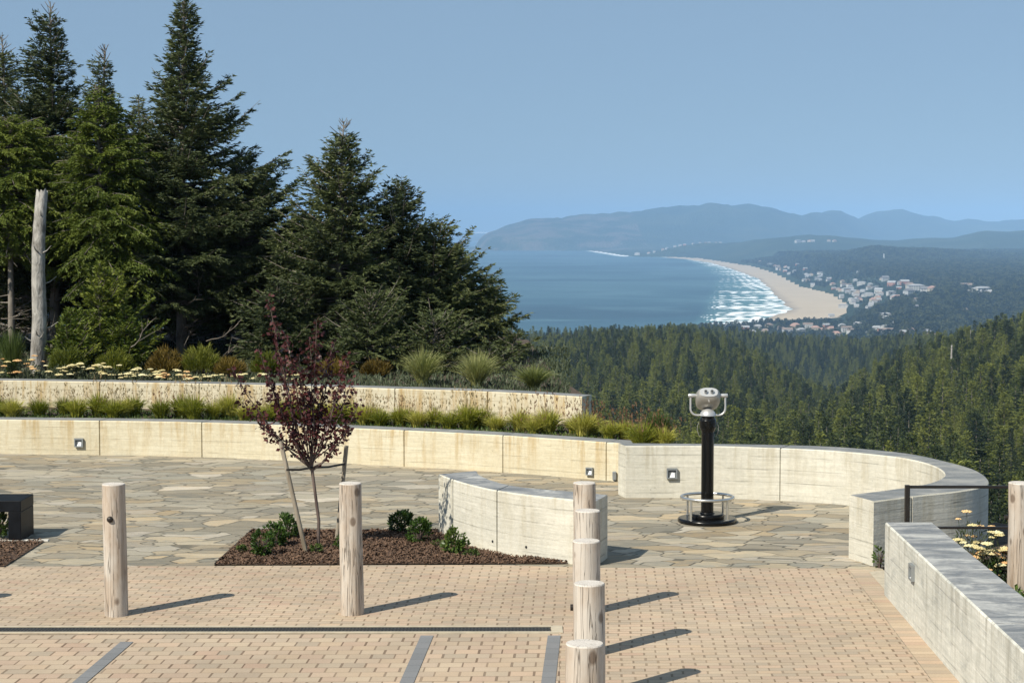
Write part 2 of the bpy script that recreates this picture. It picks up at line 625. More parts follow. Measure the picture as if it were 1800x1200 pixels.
M['log_end'] = endmat()
M['bark'] = bark("grey_brown_bark", (0.10, 0.085, 0.07), (0.24, 0.215, 0.18), (10, 10, 3))
M['deadwood'] = bark("silver_dead_wood", (0.13, 0.12, 0.105), (0.46, 0.44, 0.40), (13, 13, 5.0), bd=0.03)
M['twig'] = bark("dead_twig", (0.12, 0.10, 0.08), (0.26, 0.23, 0.19))
M['stem'] = bark("young_tree_bark", (0.07, 0.05, 0.045), (0.17, 0.13, 0.11))
M['stake'] = bark("weathered_stake", (0.17, 0.14, 0.10), (0.34, 0.30, 0.24))
M['strap'] = simple("dark_rubber_strap", (0.03, 0.028, 0.025), 0.7)
M['spruce'] = foliage("spruce_needles", (0.050, 0.068, 0.030), (0.11, 0.135, 0.052), (0.19, 0.205, 0.075), 0.7, 0.18, 0.25)
M['hemlock'] = foliage("hemlock_needles", (0.07, 0.105, 0.020), (0.145, 0.185, 0.032), (0.23, 0.26, 0.05), 0.9, 0.25, 0.2)
M['young'] = foliage("young_conifer_needles", (0.065, 0.10, 0.020), (0.14, 0.185, 0.032), (0.24, 0.265, 0.045), 1.5, 0.2, 0.2)
M['forest'] = foliage("valley_conifer_crown", (0.036, 0.052, 0.019), (0.096, 0.122, 0.032), (0.185, 0.205, 0.044), 0.10, 0.2, 0.9)
M['farwood'] = foliage("far_wood_crown", (0.020, 0.032, 0.018), (0.042, 0.058, 0.026), (0.085, 0.098, 0.036), 0.05, 0.1, 0.9)
M['plum'] = foliage("purple_plum_leaves", (0.030, 0.011, 0.013), (0.085, 0.027, 0.028), (0.19, 0.062, 0.048), 3.0, 0.22, 0.2, 0.4)
M['shrub'] = foliage("glossy_green_leaves", (0.028, 0.055, 0.014), (0.06, 0.11, 0.022), (0.15, 0.18, 0.04), 3.0, 0.2, 0.2, 0.35)
M['broom'] = foliage("olive_shrub_leaves", (0.075, 0.095, 0.014), (0.14, 0.16, 0.022), (0.21, 0.215, 0.04), 1.5, 0.25, 0.3)
M['rustbroom'] = foliage("reddish_shrub_leaves", (0.10, 0.07, 0.018), (0.17, 0.12, 0.028), (0.24, 0.18, 0.04), 1.5, 0.25, 0.3)
M['grass'] = foliage("tuft_grass_blades", (0.20, 0.225, 0.03), (0.34, 0.35, 0.05), (0.48, 0.45, 0.11), 2.0, 0.3, 0.5)
M['grass_pale'] = foliage("pale_tall_grass_blades", (0.15, 0.18, 0.06), (0.26, 0.28, 0.10), (0.38, 0.38, 0.17), 2.0, 0.3, 0.3)
M['straw'] = foliage("straw_seed_heads", (0.22, 0.17, 0.09), (0.33, 0.25, 0.14), (0.42, 0.34, 0.20), 3.0, 0.3, 0.2)
M['redstraw'] = foliage("red_brown_seed_heads", (0.16, 0.08, 0.05), (0.22, 0.12, 0.07), (0.32, 0.20, 0.12), 3.0, 0.3, 0.2)
M['yarrow'] = foliage("cream_flower_heads", (0.55, 0.46, 0.22), (0.68, 0.60, 0.32), (0.78, 0.72, 0.46), 4.0, 0.15, 0.3)
M['yarrow_o'] = foliage("apricot_flower_heads", (0.60, 0.35, 0.15), (0.70, 0.46, 0.22), (0.75, 0.60, 0.32), 4.0, 0.15, 0.3)
M['herb'] = foliage("grey_green_leaves", (0.05, 0.065, 0.035), (0.085, 0.105, 0.06), (0.13, 0.15, 0.09), 3.0, 0.2, 0.3)
M['weed'] = foliage("low_green_cover", (0.035, 0.06, 0.015), (0.07, 0.105, 0.025), (0.11, 0.15, 0.04), 1.0, 0.2, 0.2)


def addmesh(name, me, parent=None):
    return link(bpy.data.objects.new(name, me), parent)


# ------------------------------------------------------------------ terrain and sea
COAST = np.array([(900, -3500), (1500, -1500), (2000, -350), (2451, 60), (2580, 150), (2801, 290), (2971, 418), (3404, 537), (4085, 606),
                  (4582, 664), (5447, 752), (6537, 817), (7907, 877), (8900, 860), (9428, 790), (9612, 590), (11957, 508),
                  (12150, 259), (12256, -268), (13500, -400), (15000, 200), (19000, 900), (21000, -600), (26000, -1000), (30000, -1200)], float)
UPPER = np.array([(2900, 380), (2960, 432), (3026, 526), (3122, 578), (3502, 659), (4155, 736), (4714, 753), (5979, 876), (7105, 950), (8913, 935), (9428, 850), (9612, 655), (11957, 560)], float)


def coastX(Y):
    return np.interp(Y, COAST[:, 0], COAST[:, 1])


def upperX(Y):
    return np.interp(Y, UPPER[:, 0], UPPER[:, 1])


def sstep(x, a, b):
    t = np.clip((x - a) / (b - a), 0, 1)
    return t * t * (3 - 2 * t)


def vnoise(x, y, seed=0):
    xi, yi = np.floor(x).astype(np.int64), np.floor(y).astype(np.int64)
    xf, yf = x - xi, y - yi
    xf, yf = xf * xf * (3 - 2 * xf), yf * yf * (3 - 2 * yf)

    def h(a, b):
        n = (a * 374761393 + b * 668265263 + seed * 1442695041) & 0x7fffffff
        n = ((n ^ (n >> 13)) * 1274126177) & 0x7fffffff
        return ((n ^ (n >> 16)) & 0xffff) / 65535.0
    return (h(xi, yi) * (1 - xf) + h(xi + 1, yi) * xf) * (1 - yf) + (h(xi, yi + 1) * (1 - xf) + h(xi + 1, yi + 1) * xf) * yf


def fbm(x, y, o=4, seed=0):
    s, a = 0, 0.5
    for i in range(o):
        s = s + a * (vnoise(x, y, seed + i) - 0.5)
        x, y, a = x * 2.03 + 11.3, y * 2.03 + 5.7, a * 0.5
    return s


def zpix(py, Y):
    return CZ - (py - 400.0) / F * Y


RA = 1400.0
RB = 720.0
TREE = 11.0


def canopy_near(X, Y):
    px = 900 + F * X / np.maximum(Y, 1)
    yA = np.interp(px, [-400, 600, 900, 1000, 1100, 1200, 1300, 1400, 1500, 1600, 1900], [612, 606, 602, 592, 578, 572, 583, 592, 597, 602, 604])
    z200 = -22.5
    zA = np.where(Y < 200, np.interp(Y, [20, 30, 60, 200], [-1, -2.5, -7.5, z200]),
                  z200 + (zpix(yA, RA) - z200) * np.clip((Y - 200) / (RA - 200), 0, 1))
    zA = zA + np.where(Y > RA, -(Y - RA) * 0.12, 0)
    und = fbm(X / 130, Y / 210, 3, 3) * 40 * sstep(Y, 200, 500) * (1 - sstep(Y, 1150, 1400))
    zA = zA + und
    yB = np.interp(px, [1250, 1350, 1420, 1500, 1560, 1650, 1700, 1800, 1950], [880, 765, 712, 655, 628, 592, 576, 548, 515])
    zB0 = z200 + (zpix(yB, RB) - z200) * (Y - 200) / (RB - 200)
    zB = np.where(Y > RB, zpix(yB, RB) - (Y - RB) * 0.34, zB0)
    zB = zB + fbm(X / 80, Y / 120, 2, 9) * 9 * sstep(Y, 220, 400)
    zB = np.where(Y < 200, -999, zB)
    ax = 150 + (Y - 700) * 0.10
    rav = np.exp(-((X - ax) / 38) ** 2) * sstep(Y, 560, 760) * (1 - sstep(Y, 1150, 1380)) * 26
    return np.maximum(zA, zB) - np.where(zA > zB, rav, 0)


H1 = [(1180, 490), (1300, 470), (1340, 458), (1400, 452), (1450, 448), (1500, 440), (1540, 437), (1600, 441), (1700, 449), (1800, 452), (2000, 450)]
H2 = [(1040, 447), (1097, 446), (1119, 433), (1161, 429), (1189, 427), (1230, 426), (1300, 425), (1350, 418), (1420, 413), (1472, 416), (1578, 423), (1620, 420),
      (1675, 418), (1730, 407), (1772, 408), (1800, 406), (2100, 404)]
H3 = [(800, 470), (828, 445), (845, 418), (860, 409), (883, 401), (910, 396), (940, 386), (965, 384), (1000, 381), (1040, 379), (1075, 378), (1085, 376),
      (1130, 373.5), (1145, 375), (1190, 368), (1230, 362), (1245, 359), (1265, 360), (1300, 363), (1328, 362), (1355, 366), (1383, 375), (1408, 381.7),
      (1433, 376), (1455, 375.5), (1480, 377), (1508, 384), (1536, 376), (1564, 374), (1603, 374), (1633, 381.6), (1672, 389.5), (1744, 388), (1772, 386), (1800, 388), (2100, 386)]


def ridge(px, Y, tab, Yr, wf, wb):
    t = np.array(tab, float)
    y = np.interp(px, t[:, 0], t[:, 1])
    z = CZ - (y - 400.0) / F * Yr
    k = np.where(Y < Yr, np.exp(-((Y - Yr) / wf) ** 2), np.exp(-((Y - Yr) / wb) ** 2))
    return (z - SEA) * k


def ground(X, Y):
    px = 900 + F * X / np.maximum(Y, 1)
    near = canopy_near(X, Y) - np.interp(Y, [20, 30, 60, 200, 400], [0, 1.5, 5.0, 9.0, TREE])
    s = X - coastX(Y)
    base = 7 + 14 * sstep(s, 30, 450) + 14 * sstep(s, 700, 2500)
    base = base + fbm(X / 400, Y / 700, 4, 5) * 10 * sstep(s, 200, 700)
    lowf = 1 - (1 - sstep(Y, 2950, 3350)) * (1 - sstep(px, 1470, 1600))
    base = base * lowf + 1.5
    up0 = upperX(Y)
    base = base + 20 * lowf * sstep(X - up0, 0, 170) * sstep(Y, 2500, 3100) * (1 - sstep(Y, 7000, 8500))
    h1 = ridge(px, Y, H1, 6300, 1300, 900) - 8
    h2 = ridge(px, Y, H2, 9300, 1300, 1100)
    yr3 = np.interp(px, [800, 960, 1400, 1550], [13000, 13800, 14500, 17500])
    h3 = ridge(px, Y, H3, yr3, 1500, 2500)
    inl = np.where(px < 985, sstep(s, 0, 140), sstep(s, 0, 700))
    rough = fbm(X / 260, Y / 420, 5, 21)
    far = np.maximum(base, np.maximum(h1 * sstep(s, 60, 500), np.maximum(h2 * sstep(s, 0, 420), h3 * inl)) * (1 + 0.28 * rough * (Y > 10500) + 0.12 * rough))
    far = far + np.where(Y > 5000, rough * 12, 0) * sstep(s, 100, 600)
    up = upperX(Y)
    far = np.where((Y > 2850) & (Y < 12100) & (X < up - 8), -3.0, far)
    far = np.where(s < 0, -12.0, far)
    far = np.where(Y > 19500, np.where(s > 0, 62 * sstep(s, 0, 500), -12), far)
    far = far + SEA
    w = sstep(Y, 1500, 2300)
    z = np.where(Y < 1500, near, near * (1 - w) + far * w)
    z = np.where(Y >= 1500, np.maximum(np.where(s > 0, z, SEA - 12), SEA - 12), z)
    z = np.where((Y > 1500), np.maximum(np.minimum(z, np.maximum(near, far)), np.minimum(far, near)), z)
    return z


def grid_mesh(name, Xg, Yg, Zg, mat, smooth=True):
    r, c = Xg.shape
    V = np.stack([Xg, Yg, Zg], -1).reshape(-1, 3)
    i = np.arange(r * c).reshape(r, c)
    Q = np.stack([i[:-1, :-1], i[:-1, 1:], i[1:, 1:], i[1:, :-1]], -1).reshape(-1, 4)
    return npmesh(name, V, Q, [mat], smooth=smooth)


def landmat():
    m = NT("far_wooded_land")
    o = m.coord("Object")
    cell = m.n("TexVoronoi")
    m.l(o, cell.inputs["Vector"])
    cell.inputs["Scale"].default_value = 0.06
    n1 = m.noise(o, 0.002, 5, 0.6)
    n2 = m.noise(o, 0.05, 4, 0.7)
    c = m.ramp(n1, [(0.35, (0.022, 0.038, 0.020)), (0.52, (0.035, 0.055, 0.026)), (0.64, (0.06, 0.075, 0.035))])
    # bare slopes and cliffs toward the headland end
    x, y, z = m.sep(o)
    bare = m.ramp(m.noise(o, 0.0035, 5, 0.7), [(0.47, 0), (0.56, 1)])
    edge = m.math('MULTIPLY', bare, m.math('MULTIPLY', m.math('GREATER_THAN', y, 11300.0), m.math('LESS_THAN', x, 900.0)))
    c = m.mix(m.math('MULTIPLY', edge, 0.6), c, (0.19, 0.15, 0.12))
    c = m.mix(0.6, c, m.ramp(n2, [(0.3, 0.35), (0.7, 1.0)]), 'MULTIPLY')
    m.col(c)
    m.rough(0.95)
    m.b.inputs["Specular IOR Level"].default_value = 0.1
    m.bump(m.math('SUBTRACT', n2, m.math('MULTIPLY', cell.outputs["Distance"], 0.6)), 9.0)
    return m.m


tt = np.linspace(-0.62, 0.62, 520)
rows = np.exp(np.linspace(math.log(20.0), math.log(29000.0), 560))
Tg, Yg = np.meshgrid(tt, rows)
Xg = Tg * Yg
Zg = ground(Xg, Yg)
# keep the terrain under the terrace and its beds
Zg = np.where((Yg < 31) & (Xg < 6), np.minimum(Zg, -1.5), Zg)
M['land'] = landmat()
struct(addmesh("hills", grid_mesh("hills", Xg, Yg, Zg, M['land'])))


def ground1(x, y):
    return float(ground(np.array([x]), np.array([y]))[0])


def seamat():
    m = NT("sea_water")
    o = m.coord("Object")
    at = m.n("Attribute")
    at.attribute_name = "shore"
    s = at.outputs["Fac"]
    st = m.noise(m.scale(o, (1, 1.5, 1)), 0.0011, 5, 0.6, 0.5)
    c = m.ramp(st, [(0.36, (0.016, 0.05, 0.075)), (0.5, (0.026, 0.075, 0.104)), (0.66, (0.052, 0.115, 0.14))])
    sl = m.ramp(m.noise(m.scale(o, (0.45, 0.6, 1)), 0.0028, 6, 0.65, 1.5), [(0.5, 0), (0.62, 0.85)])
    c = m.mix(sl, c, (0.065, 0.135, 0.165))
    # green shallows
    c = m.mix(m.ramp(s, [(0.05, 0.75), (0.35, 0.0)]), c, (0.09, 0.21, 0.20))
    # foam
    fb = m.noise(m.scale(o, (0.6, 1.0, 1)), 0.012, 6, 0.6, 1.8)
    wob = m.math('MULTIPLY', m.noise(o, 0.006, 3), 26.0)
    band = m.math('SINE', m.math('ADD', m.math('MULTIPLY', s, 150.0), wob))
    fb = m.math('ADD', fb, m.math('MULTIPLY', band, 0.05))
    thr = m.ramp(s, [(0.0, 0.40), (0.05, 0.48), (0.15, 0.55), (0.26, 0.63), (0.36, 0.9)])
    foam = m.math('MULTIPLY', m.math('SUBTRACT', fb, thr), 22.0)
    foam = m.math('MINIMUM', m.math('MAXIMUM', foam, 0.0), 1.0)
    edge = m.ramp(s, [(0.0, 1), (0.02, 0.0)])
    foam = m.math('MAXIMUM', foam, edge)
    c = m.mix(m.math('MULTIPLY', foam, 0.95), c, (0.88, 0.90, 0.90))
    m.col(c)
    m.rough(m.math('ADD', 0.42, m.math('MULTIPLY', foam, 0.4)))
    m.b.inputs["IOR"].default_value = 1.33
    m.b.inputs["Specular IOR Level"].default_value = 0.32
    m.bump(m.noise(m.scale(o, (0.6, 1, 1)), 0.05, 5, 0.7), 1.2)
    return m.m


M['sea'] = seamat()
srows = np.concatenate([np.linspace(1200, 8200, 420), np.exp(np.linspace(math.log(8250), math.log(60000), 60))])
scols = np.concatenate([np.linspace(-0.62, -0.02, 40)[:-1], np.linspace(-0.02, 0.20, 260)])
Ts, Ys = np.meshgrid(scols, srows)
Xs = Ts * Ys
# distance to the shoreline polyline
D = np.full(Xs.shape, 1e9)
for (y0, x0), (y1, x1) in zip(COAST[:-1], COAST[1:]):
    dx, dy = x1 - x0, y1 - y0
    t = np.clip(((Xs - x0) * dx + (Ys - y0) * dy) / (dx * dx + dy * dy), 0, 1)
    D = np.minimum(D, np.hypot(Xs - x0 - t * dx, Ys - y0 - t * dy))
D = np.where(Xs > coastX(Ys), 0, D)
D = D + 400 * (1 - sstep(Xs / Ys, 0.085, 0.115)) * (Ys < 6000)
D = D * np.interp(Ys, [3000, 4000, 5500, 7900, 9000], [1.0, 1.35, 2.1, 3.0, 8.0]) + 6 * (vnoise(Xs / 60, Ys / 60, 4) - 0.5)
sea_me = grid_mesh("sea", Xs, Ys, np.full(Xs.shape, SEA), M['sea'])
at = sea_me.attributes.new("shore", 'FLOAT', 'POINT')
at.data.foreach_set("value", np.clip(D / 1000.0, 0, 1).astype(np.float32).ravel())
struct(addmesh("sea", sea_me))

by = np.concatenate([np.linspace(2915, 5000, 120), np.linspace(5050, 9400, 60)])
bt = np.linspace(0, 1, 16)
Tb, Yb = np.meshgrid(bt, by)
c0, c1 = coastX(Yb) - 14 + 10 * (vnoise(Yb / 70, Yb * 0, 8) - 0.5), upperX(Yb) + 14 + 20 * (vnoise(Yb / 50, Yb * 0, 2) - 0.5)
Xb = c0 + (c1 - c0) * Tb
sm = NT("beach_sand")
so = sm.coord("Object")
xx_, yy_, zz_ = sm.sep(so)
wet = sm.ramp(sm.math('ADD', zz_, sm.math('MULTIPLY', sm.noise(so, 0.01, 3), 0.8)), [(0.15, (0.22, 0.18, 0.14)), (0.95, (0.45, 0.37, 0.265))])
cc_ = sm.mix(0.5, wet, sm.ramp(sm.noise(sm.scale(so, (1, 0.5, 1)), 0.012, 5, 0.6), [(0.3, 0.8), (0.7, 1.0)]), 'MULTIPLY')
sm.col(cc_)
sm.rough(0.9)
beach = struct(addmesh("beach", grid_mesh("beach", Xb, Yb, 0.05 + 3.2 * Tb, sm.m)))
beach.location.z = SEA

# ------------------------------------------------------------------ terrace surfaces
def sheet(name, pts, z, mat, uvf=None, parent=None):
    V = [(x, y, z) for x, y in pts]
    me = bpy.data.meshes.new(name)
    me.from_pydata(V, [], [tuple(range(len(V)))])
    me.materials.append(mat)
    l = me.uv_layers.new(name="UVMap")
    for i, lp in enumerate(me.loops):
        x, y, _ = V[lp.vertex_index]
        l.data[i].uv = uvf(x, y) if uvf else (x, y)
    return addmesh(name, me, parent)


def br_uv(x, y):
    return (x - 0.047 * y, y - 0.02 * x)


struct(sheet("plaza", [(-14, -12), (3.4, -12), (3.45, 15.9), (3.5, 17.4), (4.45, 18.4), (4.9, 19.6), (4.9, 20.5), (3.6, 22.2), (1.6, 22.6), (0.5, 24), (-5, 25.9), (-14, 26.5)], 0.0, M['stone']))
yL, yM, yR = P(0, 997)[1], P(860, 993)[1], P(1545, 992)[1]
YD0, YD1 = P(0, 1117)[1], P(970, 1114)[1]
xdr = P(982, 1112)[0]
_a, _b = P(1490, 999), P(1640, 1200)


def xbord(y):
    return _a[0] + (_b[0] - _a[0]) * (y - _a[1]) / (_b[1] - _a[1])

struct(sheet("brick_paving", [(-9, YD0 + 0.02), (xdr, YD1 + 0.02), (xdr + 0.25, YD1 + 0.02), (xbord(YD1 - 0.05), YD1 - 0.05), _a, P(1060, 998), P(860, 993), P(300, 995), (-9, yL)], 0.004, M['brick'], br_uv))
struct(sheet("brick_drive", [(-9, -10), (xdr - 0.5, -10), (xdr + 0.0, YD1), (-9, YD0)], 0.004, M['brick_big'], br_uv))
struct(sheet("brick_walk", [(xdr - 0.5, -10), (xbord(-10), -10), (xbord(YD1 - 0.05), YD1 - 0.05), (xdr + 0.002, YD1 + 0.018)], 0.0045, M['brick'], br_uv))
struct(sheet("paving_border", [(xbord(-10) + 0.004, -10), (3.3, -10), (3.3, 15.8), P(1552, 1004), (_a[0] + 0.004, _a[1])], 0.005, M['border'], lambda x, y: (x - xbord(y), y)))
struct(sheet("concrete_strip", [P(1527, 1006), P(1568, 1052), (3.29, 15.6), P(1556, 1003)], 0.009, M['curb']))
# channel drain with concrete edging
dr = empty("channel_drain", (0, 0, 0))
tag(dr, "long dark iron channel drain crossing the brick paving in front of the bollards", "drain")
b = MB()
pA, pB = P(-300, 1108), P(969, 1107)
ang = math.atan2(pB[1] - pA[1], pB[0] - pA[0])
ln = math.hypot(pB[0] - pA[0], pB[1] - pA[1])
mid = ((pA[0] + pB[0]) / 2, (pA[1] + pB[1]) / 2)
for sgn in (-1, 1):
    off = sgn * 0.106
    b.box((mid[0] - off * math.sin(ang), mid[1] + off * math.cos(ang), -0.01), (ln, 0.038, 0.044), ang)
b.box((pB[0] + 0.045, pB[1], -0.01), (0.09, 0.25, 0.044), ang)
b.build("concrete_edging", M['curb'], dr)
b = MB()
nb = int(ln / 0.028)
for sgn in (-1, 1):
    b.box((mid[0] - sgn * 0.078 * math.sin(ang), mid[1] + sgn * 0.078 * math.cos(ang), -0.0105), (ln - 0.004, 0.014, 0.036), ang)
for i in range(nb):
    t = (i + 0.5) / nb
    b.box((pA[0] + (pB[0] - pA[0]) * t, pA[1] + (pB[1] - pA[1]) * t, -0.002), (0.014, 0.14, 0.018), ang)
b.box((mid[0], mid[1], -0.004), (ln - 0.01, 0.012, 0.022), ang)
b.build("grate", M['grate'], dr)
b = MB()
b.box((mid[0], mid[1], 0.0055), (ln - 0.01, 0.138, 0.002), ang)
b.build("channel", M['dark'], dr)  # flat dark sheet at paving level, painted shade between the grate bars

# grey stripes in the drive
for i, (a0, a1) in enumerate((((224, 1128), (140, 1200)), ((751, 1117), (715, 1200)), ((974, 1117), (963.5, 1200)))):
    (x0, y0), (x1, y1) = P(*a0), P(*a1)
    k = (x1 - x0) / (y1 - y0)
    ye = 2.0
    xe = x0 + k * (ye - y0)
    w = 0.05
    y0 -= 0.02
    st = sheet("paving_stripe", [(xe - w, ye), (xe + w, ye), (x0 + w, y0), (x0 - w, y0)], 0.0088, M['grey_pav'],
               lambda x, y, x0=x0, y0=y0, k=k: (x - x0 - k * (y - y0) + 0.14, y))
    struct(st)

# mulch beds and planting soil
def bed(name, pts, z, chips, seed, mat=None):
    r = random.Random(seed)
    b = MB()
    xs, ys = [p[0] for p in pts], [p[1] for p in pts]
    def inside(x, y):
        c = False
        j = len(pts) - 1
        for i in range(len(pts)):
            if ((pts[i][1] > y) != (pts[j][1] > y)) and x < (pts[j][0] - pts[i][0]) * (y - pts[i][1]) / (pts[j][1] - pts[i][1]) + pts[i][0]:
                c = not c
            j = i
        return c
    b.add([(x, y, z) for x, y in pts], [tuple(range(len(pts)))], 0)
    k = 0
    while k < chips:
        x, y = r.uniform(min(xs), max(xs)), r.uniform(min(ys), max(ys))
        if not inside(x, y):
            continue
        k += 1
        a, l, w = r.uniform(0, 6.3), r.uniform(0.006, 0.02), r.uniform(0.003, 0.007)
        zz = z + r.uniform(0.003, 0.02)
        dx, dy, dz = math.cos(a) * l, math.sin(a) * l, r.uniform(-0.012, 0.012)
        wx, wy = -math.sin(a) * w, math.cos(a) * w
        b.add([(x - dx - wx, y - dy - wy, zz - dz), (x + dx - wx, y + dy - wy, zz + dz), (x + dx + wx, y + dy + wy, zz + dz + 0.006), (x - dx + wx, y - dy + wy, zz - dz + 0.006)],
              [(0, 1, 2, 3)], 1)
    o = b.build(name, [mat or M['mulch'], M['chip']])
    return struct(o)


bed1 = [P(378, 994), P(1000, 991.5), P(980, 985), P(900, 980), P(840, 968), P(790, 950), P(768, 934), P(443, 934)]
bed("mulch_bed", bed1, 0.012, 16000, 1)
b = MB()
for a0, a1 in ((0, 7), (7, 6)):
    (x0, y0), (x1, y1) = bed1[a0], bed1[a1]
    b.box(((x0 + x1) / 2, (y0 + y1) / 2, 0.012), (math.hypot(x1 - x0, y1 - y0), 0.012, 0.03), math.atan2(y1 - y0, x1 - x0))
tag(b.build("bed_edging", M['rail']), "thin dark metal edging round the mulch bed of the purple tree", "edging")
bed2 = [P(-330, 998), P(8, 997), P(78, 952), P(-330, 955)]
bed("mulch_bed", bed2, 0.012, 3500, 2)

for (a0, a1, lab) in ((P(-330, 954), P(84, 951), "pale stone edging strip along the back of the left mulch bed"), (P(444, 933), P(768, 933), "pale stone edging strip along the back of the purple tree's mulch bed")):
    b = MB()
    b.box(((a0[0] + a1[0]) / 2, (a0[1] + a1[1]) / 2 + 0.03, 0.004), (a1[0] - a0[0], 0.055, 0.018), math.atan2(a1[1] - a0[1], a1[0] - a0[0]))
    tag(b.build("stone_edging", M['pale']), lab, "edging")

# ------------------------------------------------------------------ concrete walls
def crom(pts, n):
    out = []
    p = [pts[0]] + list(pts) + [pts[-1]]
    for i in range(1, len(p) - 2):
        for k in range(n):
            t = k / n
            q = []
            for a in range(2):
                p0, p1, p2, p3 = p[i - 1][a], p[i][a], p[i + 1][a], p[i + 2][a]
                q.append(0.5 * (2 * p1 + (p2 - p0) * t + (2 * p0 - 5 * p1 + 4 * p2 - p3) * t * t + (3 * p1 - p0 - 3 * p2 + p3) * t ** 3))
            out.append(tuple(q))
    out.append(tuple(pts[-1]))
    return out


def wall(name, front, back, z0, z1, joints_px, mats, smooth_n=8, base=None, face=None, label="", u0=0.0):
    """front/back: matched lists of plan points; joints_px: fractions 0..1 along the wall"""
    fr = crom(front, smooth_n) if smooth_n > 1 else list(front)
    bk = crom(back, smooth_n) if smooth_n > 1 else list(back)
    fr, bk = np.array(fr), np.array(bk)
    s = np.concatenate([[0], np.cumsum(np.hypot(*np.diff(fr, axis=0).T))])
    L = s[-1]
    extra = []
    for j in joints_px:
        extra += [j * L - 0.0085, j * L - 0.006, j * L + 0.006, j * L + 0.0085]
    ss = np.unique(np.concatenate([s, extra]))
    keep = []
    for q in ss:
        near = any(abs(q - j * L) < 0.05 and not any(abs(q - e) < 1e-9 for e in extra) for j in joints_px)
        if not near:
            keep.append(q)
    ss = np.array(keep)
    fx, fy = np.interp(ss, s, fr[:, 0]), np.interp(ss, s, fr[:, 1])
    bx, by_ = np.interp(ss, s, bk[:, 0]), np.interp(ss, s, bk[:, 1])
    zf0 = np.full(len(ss), z0, float) if np.isscalar(z0) else np.interp(ss / L, np.linspace(0, 1, len(z0)), z0)
    zf1 = np.full(len(ss), z1, float) if np.isscalar(z1) else np.interp(ss / L, np.linspace(0, 1, len(z1)), z1)
    ch = 0.012
    V, UV, Fc, MI = [], [], [], []
    n = len(ss)
    for i in range(n):
        d = np.array([bx[i] - fx[i], by_[i] - fy[i]])
        th = np.hypot(*d)
        d = d / th
        groove = any(abs(ss[i] - j * L) < 0.0065 for j in joints_px)
        g = 0.018 if groove else 0.0
        zt = zf1[i] - (0.012 if groove else 0)
        a, c = (fx[i] + d[0] * g, fy[i] + d[1] * g), (bx[i] - d[0] * g, by_[i] - d[1] * g)
        ring = [(a[0], a[1], zf0[i]), (a[0], a[1], zt - ch), (a[0] + d[0] * ch, a[1] + d[1] * ch, zt),
                (c[0] - d[0] * ch, c[1] - d[1] * ch, zt), (c[0], c[1], zt - ch), (c[0], c[1], zf0[i])]
        V += ring
        hh = zf1[i]
        u = u0 + ss[i]
        UV += [(u, zf0[i]), (u, zt - ch), (u, zt), (u, zt + th), (u + 3.3, zt - ch), (u + 3.3, zf0[i])]
    for i in range(n - 1):
        for k in range(5):
            Fc.append((i * 6 + k, i * 6 + 6 + k, i * 6 + 7 + k, i * 6 + 1 + k))
            MI.append(1 if k == 2 else 0)
    nv = len(V)
    # end caps with their own uv
    for e, i in ((0, 0), (1, n - 1)):
        r = V[i * 6:i * 6 + 6]
        th = math.hypot(r[5][0] - r[0][0], r[5][1] - r[0][1])
        o = len(V)
        V += r
        UV += [(7.7 + e, r[0][2]), (7.7 + e, r[1][2]), (7.7 + e + 0.01, r[2][2]), (7.7 + e + th - 0.01, r[3][2]), (7.7 + e + th, r[4][2]), (7.7 + e + th, r[5][2])]
        if e == 0:
            Fc += [(o + 0, o + 1, o + 4, o + 5), (o + 1, o + 2, o + 3, o + 4)]
        else:
            Fc += [(o + 5, o + 4, o + 1, o + 0), (o + 4, o + 3, o + 2, o + 1)]
        MI += [0, 0]
    me = npmesh(name, V, Fc, mats, mi=MI, uv=UV)
    o = addmesh(name, me)
    return o


def offset(pts, t):
    out = []
    for i, p in enumerate(pts):
        a, c = pts[max(i - 1, 0)], pts[min(i + 1, len(pts) - 1)]
        dx, dy = c[0] - a[0], c[1] - a[1]
        l = math.hypot(dx, dy)
        out.append((p[0] - dy / l * t, p[1] + dx / l * t))
    return out


def fracs(pts, pxs):
    """fractions along the path where it is seen at the given photo columns"""
    f = np.array(crom(pts, 8))
    s = np.concatenate([[0], np.cumsum(np.hypot(*np.diff(f, axis=0).T))])
    col = 900 + F * f[:, 0] / (f[:, 1] * math.cos(TH) + 0.15)
    return [float(np.interp(q, col, s) / s[-1]) for q in pxs]


# lower seat wall at the back of the terrace
lw_f = [P(x, y) for x, y in ((-700, 792), (-350, 794), (0, 797.5), (350, 803), (700, 819), (900, 831), (1112, 848))]
LWZ = 0.487
o = wall("seat_wall", lw_f, offset(lw_f, 0.36), -0.02, LWZ, fracs(lw_f, [-190, 174, 354, 710, 884, 1066]), [M['wall_left'], M['cap_dark']])
tag(o, "long low cream concrete wall at the back of the flagstone terrace, with rust-coloured run marks", "wall")
# upper retaining wall
uw_z = 0.84
uw_f = [P(x, y, uw_z) for x, y in ((-700, 664), (-350, 665), (0, 668.5), (350, 674), (700, 683), (880, 689), (1023, 697))]
uw_b = offset(uw_f, 0.38)
uw_b[-1] = (P(1042, 697, uw_z)[0], uw_b[-1][1] - 0.02)
o = wall("retaining_wall", uw_f, uw_b, -0.1, uw_z, fracs(uw_f, [-170, 175, 350, 694, 857]), [M['wall_left'], M['cap_dark']], u0=20)
tag(o, "upper cream concrete wall rising behind the row of grass tufts", "wall")
